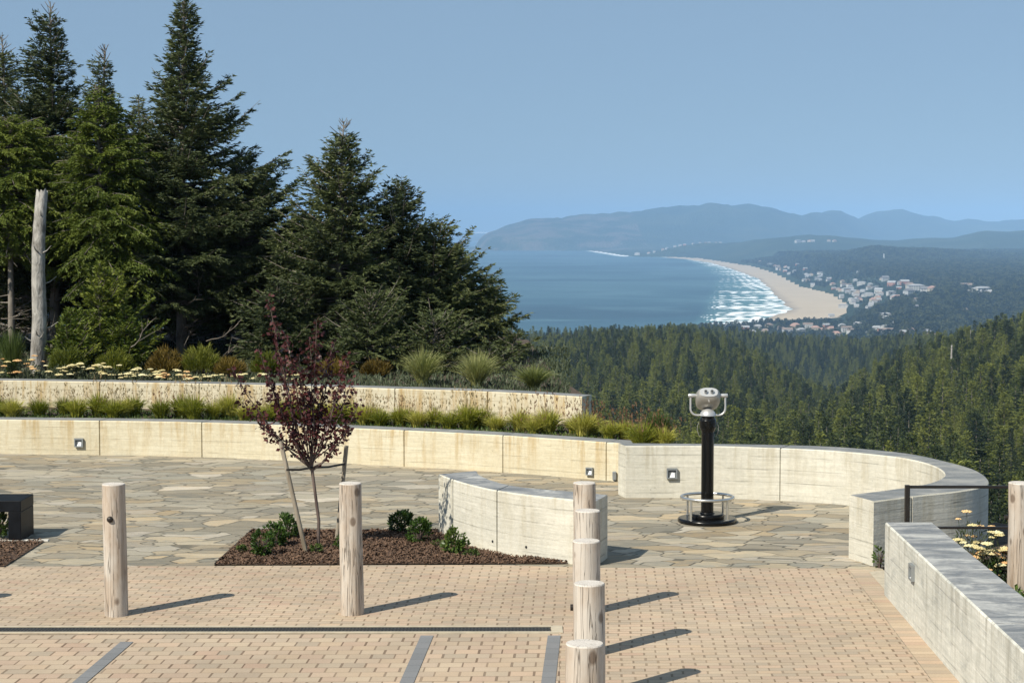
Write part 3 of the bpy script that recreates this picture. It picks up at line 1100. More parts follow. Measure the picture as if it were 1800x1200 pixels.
# curved overlook wall
CW = 0.62
cw_f = [P(x, y, CW) for x, y in ((1100, 783.5), (1240, 783.5), (1332, 786), (1450, 791), (1557, 800.5), (1610, 809), (1645, 820), (1660, 832), (1652, 842), (1620, 852), (1558, 861), (1493, 869))]
cw_b = [P(x, y, CW) for x, y in ((1087, 778.5), (1240, 779.5), (1345, 781), (1470, 785), (1590, 796), (1660, 810), (1712, 825), (1736, 841), (1731, 853), (1690, 862), (1610, 871), (1536, 880.5))]
o = wall("curved_wall", cw_f, cw_b, -0.6, CW, fracs(cw_f[:6], [1332, 1557]) and [0.27, 0.545, 0.93], [M['wall_mid'], M['cap_dark']], u0=40)
cw_len_f = np.array(crom(cw_f, 8))
tag(o, "curved pale concrete wall sweeping round the coin viewer", "wall")
# curved bench block in the middle
cb_f = [P(x, y, CW) for x, y in ((771, 833), (796, 842.5), (829, 852), (873, 861.5), (918, 868), (980, 875), (1047, 881))]
cb_b = [P(x, y, CW) for x, y in ((838, 827), (843, 834), (862, 843), (895, 852), (940, 858), (1009, 863.5), (1068, 869))]
o = wall("curved_bench_wall", cb_f, cb_b, -0.02, CW, fracs(cb_f, [796, 873.5]), [M['wall_mid'], M['cap']], u0=60)
tag(o, "short curved pale concrete bench wall beside the mulch bed", "bench wall")
for hx, hz in ((866, 951), (925, 961)):
    f_ = np.array(crom(cb_f, 8))
    col_ = 900 + F * f_[:, 0] / (f_[:, 1] * math.cos(TH) + 0.15)
    yy_ = float(np.interp(hx, col_, f_[:, 1]))
    p_ = atY(hx, hz, yy_)
    q_ = atY(hx + 4, hz, float(np.interp(hx + 4, col_, f_[:, 1])))
    n_ = Vector((q_[1] - p_[1], -(q_[0] - p_[0]), 0)).normalized()
    b = MB()
    b.tube([Vector(p_) - n_ * 0.01, Vector(p_) + n_ * 0.003], 0.014, 12)
    b.build("tie_hole_shade", M['dark'], o)  # dark disc on the wall face stands for the shade inside a hole
# straight wall at right foreground
xw0, yw0 = P(1556, 917.5, 0.64)
xw1 = P(1640, 917.5, 0.64)[0]
sw_f = [(3.02, 3.0), (xw0 - 0.02, yw0)]
sw_f = [(sw_f[0][0] + (sw_f[1][0] - sw_f[0][0]) * t, sw_f[0][1] + (sw_f[1][1] - sw_f[0][1]) * t) for t in np.linspace(0, 1, 14)]
k = (P(1800, 1145, 0.64)[0] - xw0) / (P(1800, 1145, 0.64)[1] - yw0)
sw_f = [(xw0 + k * (y - yw0), y) for y in np.linspace(yw0, 3.0, 14)]
sw_b = [(x + (xw1 - xw0), y) for x, y in sw_f]
L_ = yw0 - 3.0
jy = [P(1800, 1044, 0.64)[1]]
yj = [P(1560 + 62, 1024, 0.64)[1], P(1718, 1095, 0.64)[1]]
joints = []
for y_ in (P(1600, 971, 0.64)[1], P(1600, 1024, 0.64)[1], P(1700, 1095, 0.64)[1], yw0 - 6.9, yw0 - 9.4):
    joints.append((yw0 - y_) / L_)
o = wall("parapet_wall", sw_f, sw_b, -0.3, 0.64, joints, [M['wall_right'], M['cap']], smooth_n=1, u0=80)
tag(o, "straight grey stained concrete wall running toward the viewer at right foreground", "wall")

# planting soil between and behind walls
lb = offset(lw_f, 0.34)
ub = uw_f
soil1 = [lb[i] for i in range(len(lb))] + [(2.3, 22.3), (2.2, 22.9), (1.7, 24.3), (1.3, 25.3)] + [(p[0], p[1] + 0.1) for p in reversed(ub)]
struct(sheet("planting_soil", soil1, 0.44, M['soil']))
u2 = [(p[0], p[1] - 0.03) for p in uw_b]
back = [(0.7, 30), (0.5, 36), (0.35, 39.5), (-1.2, 43), (-20, 46), (-22, 30)]
b = MB()
b.add([(x, y, 0.765) for x, y in u2] + [(x, y, 0.765) for x, y in back], [tuple(range(len(u2) + len(back)))])
rim = [u2[-1]] + back
for (x0, y0), (x1, y1) in zip(rim[:-1], rim[1:]):
    f = 1.06
    b.add([(x0, y0, 0.765), (x1, y1, 0.765), (x1 * 1.02 + 0.5, y1 * f, -7), (x0 * 1.02 + 0.5, y0 * f, -7)], [(0, 3, 2, 1)])
struct(b.build("planted_bank", M['soil']))
struct(bed("soil_strip", [(3.35, -12), (8.5, -12), (8.0, 13), (6.8, 17.5), (5.3, 19.8), (4.7, 19.0), (4.3, 18.2), (3.32, 17.3), (3.35, 15.0)], -0.02, 5000, 5, M['soil']))
b = MB()
rim = [(8.5, -12), (8.0, 13), (6.8, 17.5), (5.3, 19.8), (4.7, 19.0)]
out = [(16, -12), (15, 16), (12, 23), (8.5, 27), (6.5, 26)]
for k_ in range(4):
    b.add([rim[k_] + (-0.02,), rim[k_ + 1] + (-0.02,), out[k_ + 1] + (-5.5,), out[k_] + (-5.5,)], [(0, 3, 2, 1)])
struct(b.build("planted_slope", M['land']))

# ------------------------------------------------------------------ wall lights
def wall_light(px, py, z_, Y, rz, size, label, lensw=0.6, depth=0.03):
    x, y, z = atY(px, py, Y)
    t = empty("wall_light", (x, y, z), rz)
    tag(t, label, "wall light", "recessed lights in the concrete walls")
    s = size / 2
    b = MB()
    w = s * 0.24
    for cx, cz, dx, dz in ((-s + w / 2, 0, w, 2 * s), (s - w / 2, 0, w, 2 * s), (0, s - w * 0.75, 2 * s - 2 * w - 0.001, w * 1.5), (0, -s + w / 2, 2 * s - 2 * w - 0.001, w)):
        b.box((cx, -0.012, cz), (dx, 0.03, dz))
    b.build("frame", M['fixture'], t)
    b = MB()
    b.box((0, -0.003, 0), (2 * s - 2 * w, 0.008, 2 * s - 2 * w))
    b.build("recess", M['recess'], t)
    b = MB()
    b.add([(-s * 0.42, -0.012, -s * 0.7), (s * 0.55, -0.012, -s * 0.7), (s * 0.55, -0.008, s * 0.12), (-s * 0.05, -0.008, s * 0.2)], [(0, 1, 2, 3)])
    b.add([(-s * 0.42, -0.012, -s * 0.7), (s * 0.55, -0.012, -s * 0.7), (s * 0.55, -0.022, -s * 0.72), (-s * 0.42, -0.022, -s * 0.72)], [(0, 3, 2, 1)])
    b.build("lens", M['lens'], t)
    return t


def wallY(path, px):
    f = np.array(crom(path, 8))
    col = 900 + F * f[:, 0] / (f[:, 1] * math.cos(TH) + 0.15)
    yy = float(np.interp(px, col, f[:, 1]))
    x2 = float(np.interp(px + 4, col, f[:, 0])) - float(np.interp(px - 4, col, f[:, 0]))
    y2 = float(np.interp(px + 4, col, f[:, 1])) - float(np.interp(px - 4, col, f[:, 1]))
    return yy, math.atan2(y2, x2)


for px, py, path, sz, lab in ((139, 777.5, lw_f, 0.125, "small square steel light set in the low cream wall left of the bollards"),
                              (1037, 828, lw_f, 0.10, "small square steel light in the cream wall near its meeting with the curved wall"),
                              (1181, 831.5, cw_f[:7], 0.125, "square steel light in the curved wall left of the coin viewer")):
    Yw, rz = wallY(path, px)
    wall_light(px, py, 0, Yw - 0.012, rz, sz, lab)
Yw = P(1605, 1006, 0.45)
d = ray(1605, 1005)
tX = (sw_f[1][0] - 0.012) / d[0]
pt = (d[0] * tX, d[1] * tX, CZ + d[2] * tX)
wl = wall_light(900, 900, 0, 10, -math.pi / 2 - math.atan(k), 0.13, "narrow-looking square steel light in the side of the straight grey wall at right")
wl.location = pt
# socket box on the side of the curved wall
ob = empty("outlet_box", atY(1080, 836, wallY(lw_f, 1080)[0] - 0.03), 0.0)
tag(ob, "small grey electrical outlet box low in the corner of the cream and curved walls", "outlet box")
b = MB()
b.box((0, 0, 0), (0.05, 0.05, 0.11), bev=0.008)
b.build("box", M['fixture'], ob)
b = MB()
b.tube([(0.0, 0, -0.05), (0.0, -0.01, -0.1), (-0.05, -0.02, -0.115), (-0.16, -0.03, -0.12)], 0.007)
b.build("conduit", M['fixture'], ob)

# ------------------------------------------------------------------ log bollards
def log_mesh(seed, h, r0):
    r = random.Random(seed)
    b = MB()
    n, m = 28, 26
    ph = [r.uniform(0, 6.3) for _ in range(6)]
    V = []
    for k in range(m + 1):
        z = h * k / m
        for i in range(n):
            a = 2 * math.pi * i / n
            rr = r0 * (1.03 - 0.05 * z / h) * (1 + 0.018 * math.sin(2 * a + ph[0] + z * 1.5) + 0.012 * math.sin(3 * a + ph[1] - z * 3) + 0.01 * math.sin(5 * a + ph[2] + z * 7))
            bx = 0.006 * math.sin(z * 2.6 + ph[3])
            V.append((bx + rr * math.cos(a), rr * math.sin(a), z))
    fs = [(k * n + i, k * n + (i + 1) % n, (k + 1) * n + (i + 1) % n, (k + 1) * n + i) for k in range(m) for i in range(n)]
    b.add(V, fs, 0, True)
    body = b.mesh("log", M['log'])
    c = MB()
    top = V[-n:]
    # slightly tilted sawn end with rounded rim
    cx, cy = sum(p[0] for p in top) / n, sum(p[1] for p in top) / n
    R1 = [(cx + (p[0] - cx) * 0.96, cy + (p[1] - cy) * 0.96, p[2] + 0.007) for p in top]
    c.add(top + R1, [(i, (i + 1) % n, n + (i + 1) % n, n + i) for i in range(n)], 0, True)
    c.add(R1, [tuple(range(n))], 0)
    return body, c.mesh("sawn_end", M['log_end'])


BR = 0.094
LM = [log_mesh(i, 1.09, BR) for i in range(9)]
GB = "peeled log bollards on the brick paving"
bolls = [((204, 1081), 0, "leftmost whole log bollard, with a dark round bolt head on its front"),
         ((618, 1079), 1, "pale log bollard standing in front of the staked purple tree"),
         ((-210, 1081), 2, "log bollard beyond the left edge whose shadow tip crosses the paving")]
for (px, py), v, lab in bolls:
    x, y = P(px, py)
    t = empty("log_bollard", (x, y, 0.0), rnd.uniform(-0.4, 0.4))
    tag(t, lab, "bollard", GB)
    addmesh("log", LM[v][0], t)
    addmesh("sawn_end", LM[v][1], t)
    if px == 204:
        t.rotation_euler = (0, 0, 0)
        b = MB()
        q = []
        for a, rr in ((0.0, 0.026), (0.012, 0.026), (0.022, 0.019), (0.026, 0.008)):
            q.append((rr, a))
        vs = []
        for rr, a in q:
            for i in range(16):
                an = 2 * math.pi * i / 16
                vs.append((-0.018 + rr * math.cos(an), -BR - a + 0.004, 0.815 + rr * math.sin(an)))
        fs = [(kk * 16 + i, kk * 16 + (i + 1) % 16, kk * 16 + 16 + (i + 1) % 16, kk * 16 + 16 + i) for kk in range(3) for i in range(16)]
        b.add(vs, fs, 0, True)
        b.add(vs[48:], [tuple(range(16))], 0)
        b.build("bolt_head", M['rail'], t)
row = [(1028, 845, "farthest of the five log bollards in the overlapping row"),
       (1033, 894, "second farthest of the five log bollards in the overlapping row"),
       (1032, 947, "middle one of the five overlapping log bollards, with dark bolts at both sides"),
       (1036, 1022, "second nearest log bollard of the overlapping row"),
       (1026, 1128, "nearest log bollard, cut off by the bottom edge of the photo")]
for i, (px, py, lab) in enumerate(row):
    x, y = P(px, py + 4, 1.09)
    t = empty("log_bollard", (x, y, 0.0), i * 1.7)
    t.scale = (1.0 if i != 4 else 1.03,) * 2 + (1.0,)
    tag(t, lab, "bollard", GB)
    addmesh("log", LM[4 + i][0], t)
    addmesh("sawn_end", LM[4 + i][1], t)
    if i == 2:
        t.rotation_euler = (0, 0, 0)
        b = MB()
        b.tube([(-BR - 0.018, 0, 0.64), (BR + 0.018, 0, 0.64)], 0.022, 12)
        b.build("through_bolt", M['rail'], t)
x, y = P(1794, 849, 1.09)
t = empty("log_bollard", (x, y, 0.0), 2.2)
t.scale = (1.05, 1.05, 1)
tag(t, "log post behind the straight grey wall at the right edge, beside the dark railing", "bollard", GB)
addmesh("log", LM[3][0], t)
addmesh("sawn_end", LM[3][1], t)
b = MB()
b.tube([(-BR - 0.02, 0.03, 0.80), (-BR + 0.02, 0.03, 0.80)], 0.02, 12)
tb = b.build("bolt_head", M['rail'], t)
tb.rotation_euler = (0, 0, -2.2)

# railing
rx = atY(1595, 853, 16.02)
rl = empty("railing", (rx[0], 16.02, 0.0))
tag(rl, "dark thin steel railing from the end of the straight wall to the log post", "railing")
b = MB()
b.box((0, 0, 0.48), (0.042, 0.042, 0.96), bev=0.003)
b.build("post", M['rail'], rl)
for zz, dz in ((rx[2] - 0.012, 0.02), (0.545, 0.016)):
    b = MB()
    b.box((1.05, 0.0, zz), (2.05, 0.03, dz + 0.004))
    b.build("rail", M['rail'], rl)
rl.children[0].scale = (1, 1, (rx[2] + 0.005) / 0.96)

# ------------------------------------------------------------------ black granite bench
bx_, by0 = P(38, 951)
t = empty("granite_bench", (bx_, by0, 0))
tag(t, "low black granite bench with slab legs at the left edge of the flagstones", "bench")
b = MB()
b.box((-0.75, 0.24, 0.36), (1.5, 0.50, 0.115), bev=0.006)
b.build("seat", M['granite'], t)
for cx in (-0.067, -1.433):
    b = MB()
    b.box((cx, 0.24, 0.151), (0.13, 0.494, 0.302), bev=0.004)
    b.build("leg", M['granite'], t)

# ------------------------------------------------------------------ coin viewer
vx, vy = P(1243, 917)
t = empty("coin_viewer", (vx, vy, 0.004))
tag(t, "silver binocular coin viewer on a black pedestal with a steel foot ring", "viewer")
b = MB()
b.lathe((0, 0, 0), [(0.315, 0.0), (0.322, 0.012), (0.32, 0.034), (0.308, 0.044), (0.30, 0.046)], 48)
b.lathe((0, 0, 0.046), [(0.185, 0.0), (0.188, 0.03), (0.182, 0.045), (0.17, 0.05)], 40)
b.lathe((0, 0, 0.096), [(0.085, 0.0), (0.078, 0.01)], 32)
b.build("base", M['black'], t)
b = MB()
b.lathe((0, 0, 0.096), [(0.068, 0.0), (0.068, 0.885), (0.068, 0.888), (0.088, 0.93), (0.090, 0.934), (0.0905, 0.938), (0.0905, 1.012), (0.0905, 1.015), (0.088, 1.018), (0.062, 1.062), (0.06, 1.064)], 40)
b.build("pedestal", M['black'], t)
for sg in (-1, 1):
    b = MB()
    b.tube([(sg * 0.096, -0.01, 1.09), (sg * 0.112, -0.012, 1.05), (sg * 0.114, -0.012, 1.0), (sg * 0.098, -0.01, 0.95), (sg * 0.082, -0.01, 0.93)], 0.0035, 6)
    b.build("chain", M['alu_grey'], t)
b = MB()
b.lathe((0, 0, 1.160), [(0.088, 0.0), (0.088, 0.01), (0.078, 0.035), (0.056, 0.06), (0.028, 0.076), (0.008, 0.08)], 32)
b.build("swivel_dome", M['alu'], t)
b = MB()
pts = []
for i in range(7):
    a = math.radians(90 * i / 6)
    pts.append((-0.188 + 0.07 * (1 - math.cos(a)), 0, 1.235 - 0.07 * math.sin(a)))
arm = [(-0.188, 0, 1.37), (-0.188, 0, 1.30)] + pts + [(-0.06, 0, 1.165)]
b.tube(arm, 0.0115, 12)
b.build("yoke_arm", M['alu'], t)
b = MB()
b.tube([(-p[0], p[1], p[2]) for p in arm], 0.0115, 12)
b.build("yoke_arm", M['alu'], t)
for sg in (-1, 1):
    b = MB()
    b.tube([(sg * 0.105, 0, 1.378), (sg * 0.135, 0, 1.378), (sg * 0.165, 0, 1.378), (sg * 0.205, 0, 1.378), (sg * 0.214, 0, 1.378)], [0.016, 0.019, 0.022, 0.022, 0.017], 20)
    b.build("pivot_knob", M['alu'], t)
# head: rounded body, eyepiece plate tilted toward the user
hd = MB()
sec = []
n = 28
TL = math.radians(-33)


def hp(x, u, v):
    # u along optical axis (toward user negative), v up, tilted
    yy = u * math.cos(TL) - v * math.sin(TL)
    zz = u * math.sin(TL) + v * math.cos(TL)
    return (x, yy, 1.355 + zz)


# loft rings from eyepiece plate (u=-0.11) to objective (u=+0.17)
for u, w, h, dv in ((-0.105, 0.094, 0.050, 0.01), (-0.10, 0.104, 0.060, 0.01), (-0.07, 0.122, 0.078, 0.005), (-0.02, 0.134, 0.094, 0.0), (0.05, 0.134, 0.098, 0.0), (0.12, 0.124, 0.088, 0.0), (0.165, 0.11, 0.072, 0.0), (0.175, 0.10, 0.062, 0)):
    ring = []
    for i in range(n):
        a = 2 * math.pi * i / n
        ca, sa = math.cos(a), math.sin(a)
        e = 0.72
        ring.append(hp(w * math.copysign(abs(ca) ** e, ca), u, dv + h * math.copysign(abs(sa) ** e, sa)))
    sec.append(ring)
vs = [p for r in sec for p in r]
hd.add(vs, [(kk * n + i, kk * n + (i + 1) % n, kk * n + n + (i + 1) % n, kk * n + n + i) for kk in range(len(sec) - 1) for i in range(n)], 0, True)
hd.add(sec[-1], [tuple(range(n))], 0)
head = hd.build("head", M['alu_grey'], t)
b = MB()
ring0 = [hp((p[0]) * 1.02, -0.107, 0) for p in sec[0]]
pl = []
for i in range(n):
    a = 2 * math.pi * i / n
    ca, sa = math.cos(a), math.sin(a)
    pl.append((0.097 * math.copysign(abs(ca) ** 0.72, ca), 0.01 + 0.053 * math.copysign(abs(sa) ** 0.72, sa)))
b.add([hp(x, -0.103, v) for x, v in pl] + [hp(x, -0.110, v) for x, v in pl], [(i, (i + 1) % n, n + (i + 1) % n, n + i) for i in range(n)], 0, True)
b.add([hp(x, -0.110, v) for x, v in pl], [tuple(range(n))], 0)
b.build("eyepiece_plate", M['alu'], head)
for sg in (-1, 1):
    b = MB()
    b.tube([hp(sg * 0.034, -0.108, 0.012), hp(sg * 0.034, -0.128, 0.012)], 0.021, 20)
    ey = b.build("eyepiece", M['fixture'], head)
    b = MB()
    b.tube([hp(sg * 0.034, -0.1275, 0.012), hp(sg * 0.034, -0.1295, 0.012)], 0.014, 16)
    o = b.build("eye_lens", M['dark'], head)
b = MB()
b.tube([hp(0, -0.07, -0.070), hp(0, -0.088, -0.092)], 0.009, 12)
b.build("coin_slot", M['alu'], head)
for o in list(head.children):
    pass
b = MB()
RR = 0.283
b.tube([(RR * math.cos(2 * math.pi * i / 48), RR * math.sin(2 * math.pi * i / 48), 0.27) for i in range(48)], 0.0165, 10, closed=True)
b.build("foot_ring", M['steel'], t)
for sx in (-1, 1):
    for sy in (-1, 1):
        b = MB()
        ang_ = 0.36
        b.tube([(sx * 0.195, sy * 0.205, 0.04), (sx * 0.195, sy * 0.205, 0.268)], 0.0125, 12)
        b.lathe((sx * 0.195, sy * 0.205, 0.042), [(0.022, 0), (0.022, 0.008)], 14)
        b.build("ring_post", M['steel'], t)

# ------------------------------------------------------------------ leaves and blades
def rhombs(Pb, Dv, Wv, k=0.45):
    """one rhomb per row: base point, length vector, half width vector"""
    n = len(Pb)
    V = np.empty((n, 4, 3), np.float32)
    V[:, 0] = Pb
    V[:, 1] = Pb + Dv * k + Wv
    V[:, 2] = Pb + Dv
    V[:, 3] = Pb + Dv * k - Wv
    return V.reshape(-1, 3), np.arange(n * 4, dtype=np.int32).reshape(-1, 4)


def unit(a):
    return a / np.maximum(np.linalg.norm(a, axis=1, keepdims=True), 1e-9)


def tubes_np(paths, r0, r1, n=3):
    """paths (m, k, 3); tapering tubes; returns V, F"""
    m, k, _ = paths.shape
    T = np.gradient(paths, axis=1)
    T = T / np.maximum(np.linalg.norm(T, axis=2, keepdims=True), 1e-9)
    ref = np.array([0.31, 0.17, 0.93])
    A = np.cross(T, ref)
    A = A / np.maximum(np.linalg.norm(A, axis=2, keepdims=True), 1e-9)
    B = np.cross(T, A)
    rr = (r0[:, None] * (1 - np.linspace(0, 1, k))[None] + r1[:, None] * np.linspace(0, 1, k)[None])[..., None]
    V = np.stack([paths + rr * (A * math.cos(2 * math.pi * i / n) + B * math.sin(2 * math.pi * i / n)) for i in range(n)], 2)
    idx = np.arange(m * k * n).reshape(m, k, n)
    Fq = []
    for i in range(n):
        j = (i + 1) % n
        Fq.append(np.stack([idx[:, :-1, i], idx[:, :-1, j], idx[:, 1:, j], idx[:, 1:, i]], -1).reshape(-1, 4))
    return V.reshape(-1, 3), np.concatenate(Fq)


def conifer(seed, H, R, z0, prof, nb, e_low, e_top, droop, tipup, sec_sp, sec_r, sh_sp, sh_l, sh_w, hang=0.1,
            tr=0.09, lean=(0, 0), asym=0.25, sides=7, wood=True, bare=0, len_var=0.45, cross=2, sec_cap=0.6, bare_top=False):
    g = np.random.default_rng(seed)
    u = (np.arange(nb) + g.random(nb)) / nb
    u = u ** 0.9
    if bare_top:
        u = u * 0.935
    z = z0 + (H - z0) * u * 0.985
    pr = np.array(prof, float)
    az = np.arange(nb) * 2.39996 + g.normal(0, 0.5, nb)
    lf = np.clip(g.normal(1.0, len_var * 0.5, nb), 0.35, 1.42)
    L = R * np.interp(u, pr[:, 0], pr[:, 1]) * lf * (1 + asym * np.cos(az - g.random() * 6.28)) + 0.05 * H / 8
    e = np.radians(e_low + (e_top - e_low) * u ** 1.4 + g.normal(0, 7, nb))
    hx = np.stack([np.cos(az), np.sin(az), np.zeros(nb)], 1)
    def center(zz):
        q = (zz / H) ** 1.6
        return np.stack([lean[0] * q, lean[1] * q, zz], -1)
    B0 = center(z)
    dr_ = droop * (1 - 0.7 * u)
    def pos(i, t):
        zz = L[i] * (np.sin(e[i]) * t - dr_[i] * t * t + tipup * t ** 3)
        return B0[i] + hx[i] * (L[i] * np.cos(e[i]) * t)[:, None] + np.array([0, 0, 1.0]) * zz[:, None]
    def tan(i, t):
        zz = np.sin(e[i]) - 2 * dr_[i] * t + 3 * tipup * t * t
        return unit(hx[i] * np.cos(e[i])[:, None] + np.array([0, 0, 1.0]) * zz[:, None])
    ns = np.maximum((L / sec_sp).astype(int), 2)
    bi = np.repeat(np.arange(nb), ns)
    t = 0.12 + 0.88 * g.random(len(bi))
    Ps, Ts = pos(bi, t), tan(bi, t)
    side = np.where(g.random(len(bi)) < 0.5, -1.0, 1.0)
    Sd = np.cross(hx[bi], np.array([0, 0, 1.0]))
    Ls = np.clip(sec_r * L[bi] * (1 - t) ** 0.8 + sh_l * 0.6, sh_l * 0.5, sec_cap) * (0.6 + 0.8 * g.random(len(bi)))
    spread = 0.75 + 0.35 * g.random(len(bi))
    Ds = unit(Ts * 0.75 + Sd * (side * spread)[:, None] + np.array([0, 0, 1.0]) * (g.normal(0, 0.18, len(bi)) - hang)[:, None])
    nq = np.maximum((Ls / sh_sp).astype(int), 1)
    si = np.repeat(np.arange(len(bi)), nq)
    q = g.random(len(si))
    base = Ps[si] + Ds[si] * (Ls[si] * q)[:, None] - np.array([0, 0, 1.0]) * (hang * Ls[si] * q * q)[:, None]
    s2 = np.where(g.random(len(si)) < 0.5, -1.0, 1.0)
    P2 = unit(np.cross(Ds[si], np.array([0, 0, 1.0])) + 1e-6)
    Dd = unit(Ds[si] * 0.9 + P2 * (s2 * (0.25 + 0.6 * g.random(len(si))))[:, None] + g.normal(0, 0.22, (len(si), 3)) - np.array([0, 0, hang * 0.8]))
    ln_ = sh_l * (0.6 + 0.8 * g.random(len(si)))
    # leader shoots
    nl = 4 if bare_top else 26
    zl = H * (0.86 + 0.14 * g.random(nl))
    al = g.random(nl) * 6.28
    base = np.concatenate([base, center(zl)])
    Dd = np.concatenate([Dd, unit(np.stack([np.cos(al), np.sin(al), 0.9 + 0 * al], 1))])
    ln_ = np.concatenate([ln_, np.full(nl, sh_l * 0.9)])
    Vc, Fc_ = [], []
    off = 0
    for c in range(cross):
        Wv = unit(np.cross(Dd, g.normal(0, 1, Dd.shape))) * (sh_w * (0.7 + 0.6 * g.random(len(Dd))))[:, None]
        v, f = rhombs(base, Dd * ln_[:, None], Wv)
        Vc.append(v)
        Fc_.append(f + off)
        off += len(v)
    crown = (np.concatenate(Vc), np.concatenate(Fc_))
    if not wood:
        kk = 8
        zt = np.linspace(0, H * 0.9, kk)
        path = center(zt)[None]
        return crown, tubes_np(path, np.array([tr]), np.array([tr * 0.2]), sides)
    kk = 12
    zt = np.linspace(-0.25, H * 1.0, kk)
    path = center(np.maximum(zt, 0))
    path[:, 2] = zt
    tv, tf = tubes_np(path[None], np.array([tr]), np.array([tr * 0.08]), sides)
    tb_ = np.linspace(0, 1, 5)
    bp = np.stack([pos(np.arange(nb), np.full(nb, x)) for x in tb_], 1)
    bv, bf = tubes_np(bp, np.minimum(0.008 + L * 0.009, 0.03), np.full(nb, 0.003), 3)
    V = [tv, bv]
    Fw = [tf, bf + len(tv)]
    o2 = len(tv) + len(bv)
    if bare_top:
        m2 = 15
        zt2 = H * (0.925 + 0.07 * g.random(m2))
        at2 = g.random(m2) * 6.28
        st = center(zt2)
        d2 = np.stack([np.cos(at2), np.sin(at2), 0.25 + 0.6 * g.random(m2)], 1) * (0.06 + 0.20 * (1.0 - (zt2 / H - 0.925) / 0.075) * (0.4 + g.random(m2)))[:, None]
        q3 = np.linspace(0, 1, 4)
        tp = st[:, None, :] + d2[:, None, :] * q3[None, :, None]
        tp[..., 2] += 0.05 * q3[None] ** 2
        v, f = tubes_np(tp, np.full(m2, 0.009), np.full(m2, 0.005), 4)
        V.append(v)
        Fw.append(f + o2)
        o2 += len(v)
    if bare:
        # dead lower limbs
        zb = z0 * (0.25 + 0.85 * g.random(bare))
        ab = g.random(bare) * 6.28
        Lb = R * (0.4 + 0.7 * g.random(bare))
        hb = np.stack([np.cos(ab), np.sin(ab), np.zeros(bare)], 1)
        tt_ = np.linspace(0, 1, 6)
        eb = g.uniform(-0.35, 0.25, bare)
        paths = center(zb)[:, None, :] + hb[:, None, :] * (Lb[:, None] * tt_[None])[..., None]
        paths[..., 2] += Lb[:, None] * (eb[:, None] * tt_ + 0.2 * tt_ ** 2)
        paths = paths + g.normal(0, 0.015, paths.shape) * tt_[None, :, None]
        v, f = tubes_np(paths, np.full(bare, 0.014), np.full(bare, 0.003), 3)
        V.append(v)
        Fw.append(f + o2)
        o2 += len(v)
        # side twigs on dead limbs
        m2 = bare * 5
        pi = g.integers(0, bare, m2)
        pk = g.integers(1, 5, m2)
        st = paths[pi, pk]
        dd = unit(hb[pi] + g.normal(0, 0.55, (m2, 3))) * (0.12 + 0.3 * g.random(m2))[:, None]
        tp = st[:, None, :] + dd[:, None, :] * np.linspace(0, 1, 3)[None, :, None]
        v, f = tubes_np(tp, np.full(m2, 0.006), np.full(m2, 0.002), 3)
        V.append(v)
        Fw.append(f + o2)
    return crown, (np.concatenate(V), np.concatenate(Fw))


CONE = [(0, 0.75), (0.08, 1.0), (0.3, 0.82), (0.6, 0.5), (0.85, 0.2), (1, 0.02)]
FULL = [(0, 0.7), (0.12, 1.0), (0.4, 0.9), (0.65, 0.66), (0.85, 0.36), (1, 0.04)]
SPIRE = [(0, 0.8), (0.15, 1.0), (0.4, 0.72), (0.6, 0.42), (0.8, 0.2), (0.92, 0.12), (1, 0.03)]
ROUND = [(0, 0.6), (0.2, 0.95), (0.5, 1.0), (0.75, 0.8), (0.92, 0.45), (1, 0.1)]


def big_tree(name, px, py, D, R, prof, kind, label, seed, z0=0.7, base_z=0.76, lean=0.0, bare=10, nb=None, mat=None, tr=None, group="conifers rising behind the upper concrete wall", crown_from=None):
    X, Y, Zt = atY(px, py, D)
    H = Zt - base_z
    if nb is None:
        nb = int((58 if D < 34.2 else 44) * (H - z0))
    if kind == 'spruce':
        cr, wd = conifer(seed, H, R, z0, prof, nb, -8, 52, 0.10, 0.22, 0.034, 0.36, 0.0155, 0.085, 0.0095, 0.14, tr or 0.03 + 0.013 * H, (lean, 0), bare=bare, len_var=0.75, bare_top=px in (88, 184, 604, 3))
        mt = M['spruce']
    elif kind == 'hemlock':
        cr, wd = conifer(seed, H, R, z0, prof, nb, 4, 38, 0.42, 0.0, 0.030, 0.42, 0.0135, 0.070, 0.009, 0.30, tr or 0.03 + 0.012 * H, (lean, 0), bare=bare, sec_cap=0.7)
        mt = M['hemlock']
    else:
        cr, wd = conifer(seed, H, R, z0, prof, nb, 20, 60, 0.05, 0.15, 0.035, 0.4, 0.016, 0.075, 0.0095, 0.0, 0.03, (lean, 0), bare=0, len_var=0.8)
        mt = M['young']
    t = empty(name, (X - lean, Y, base_z))
    tag(t, label, "tree", group)
    addmesh("crown", npmesh("crown", cr[0], cr[1], [mat or mt]), t)
    addmesh("trunk", npmesh("trunk", wd[0], wd[1], [M['bark']], smooth=True), t)
    return t


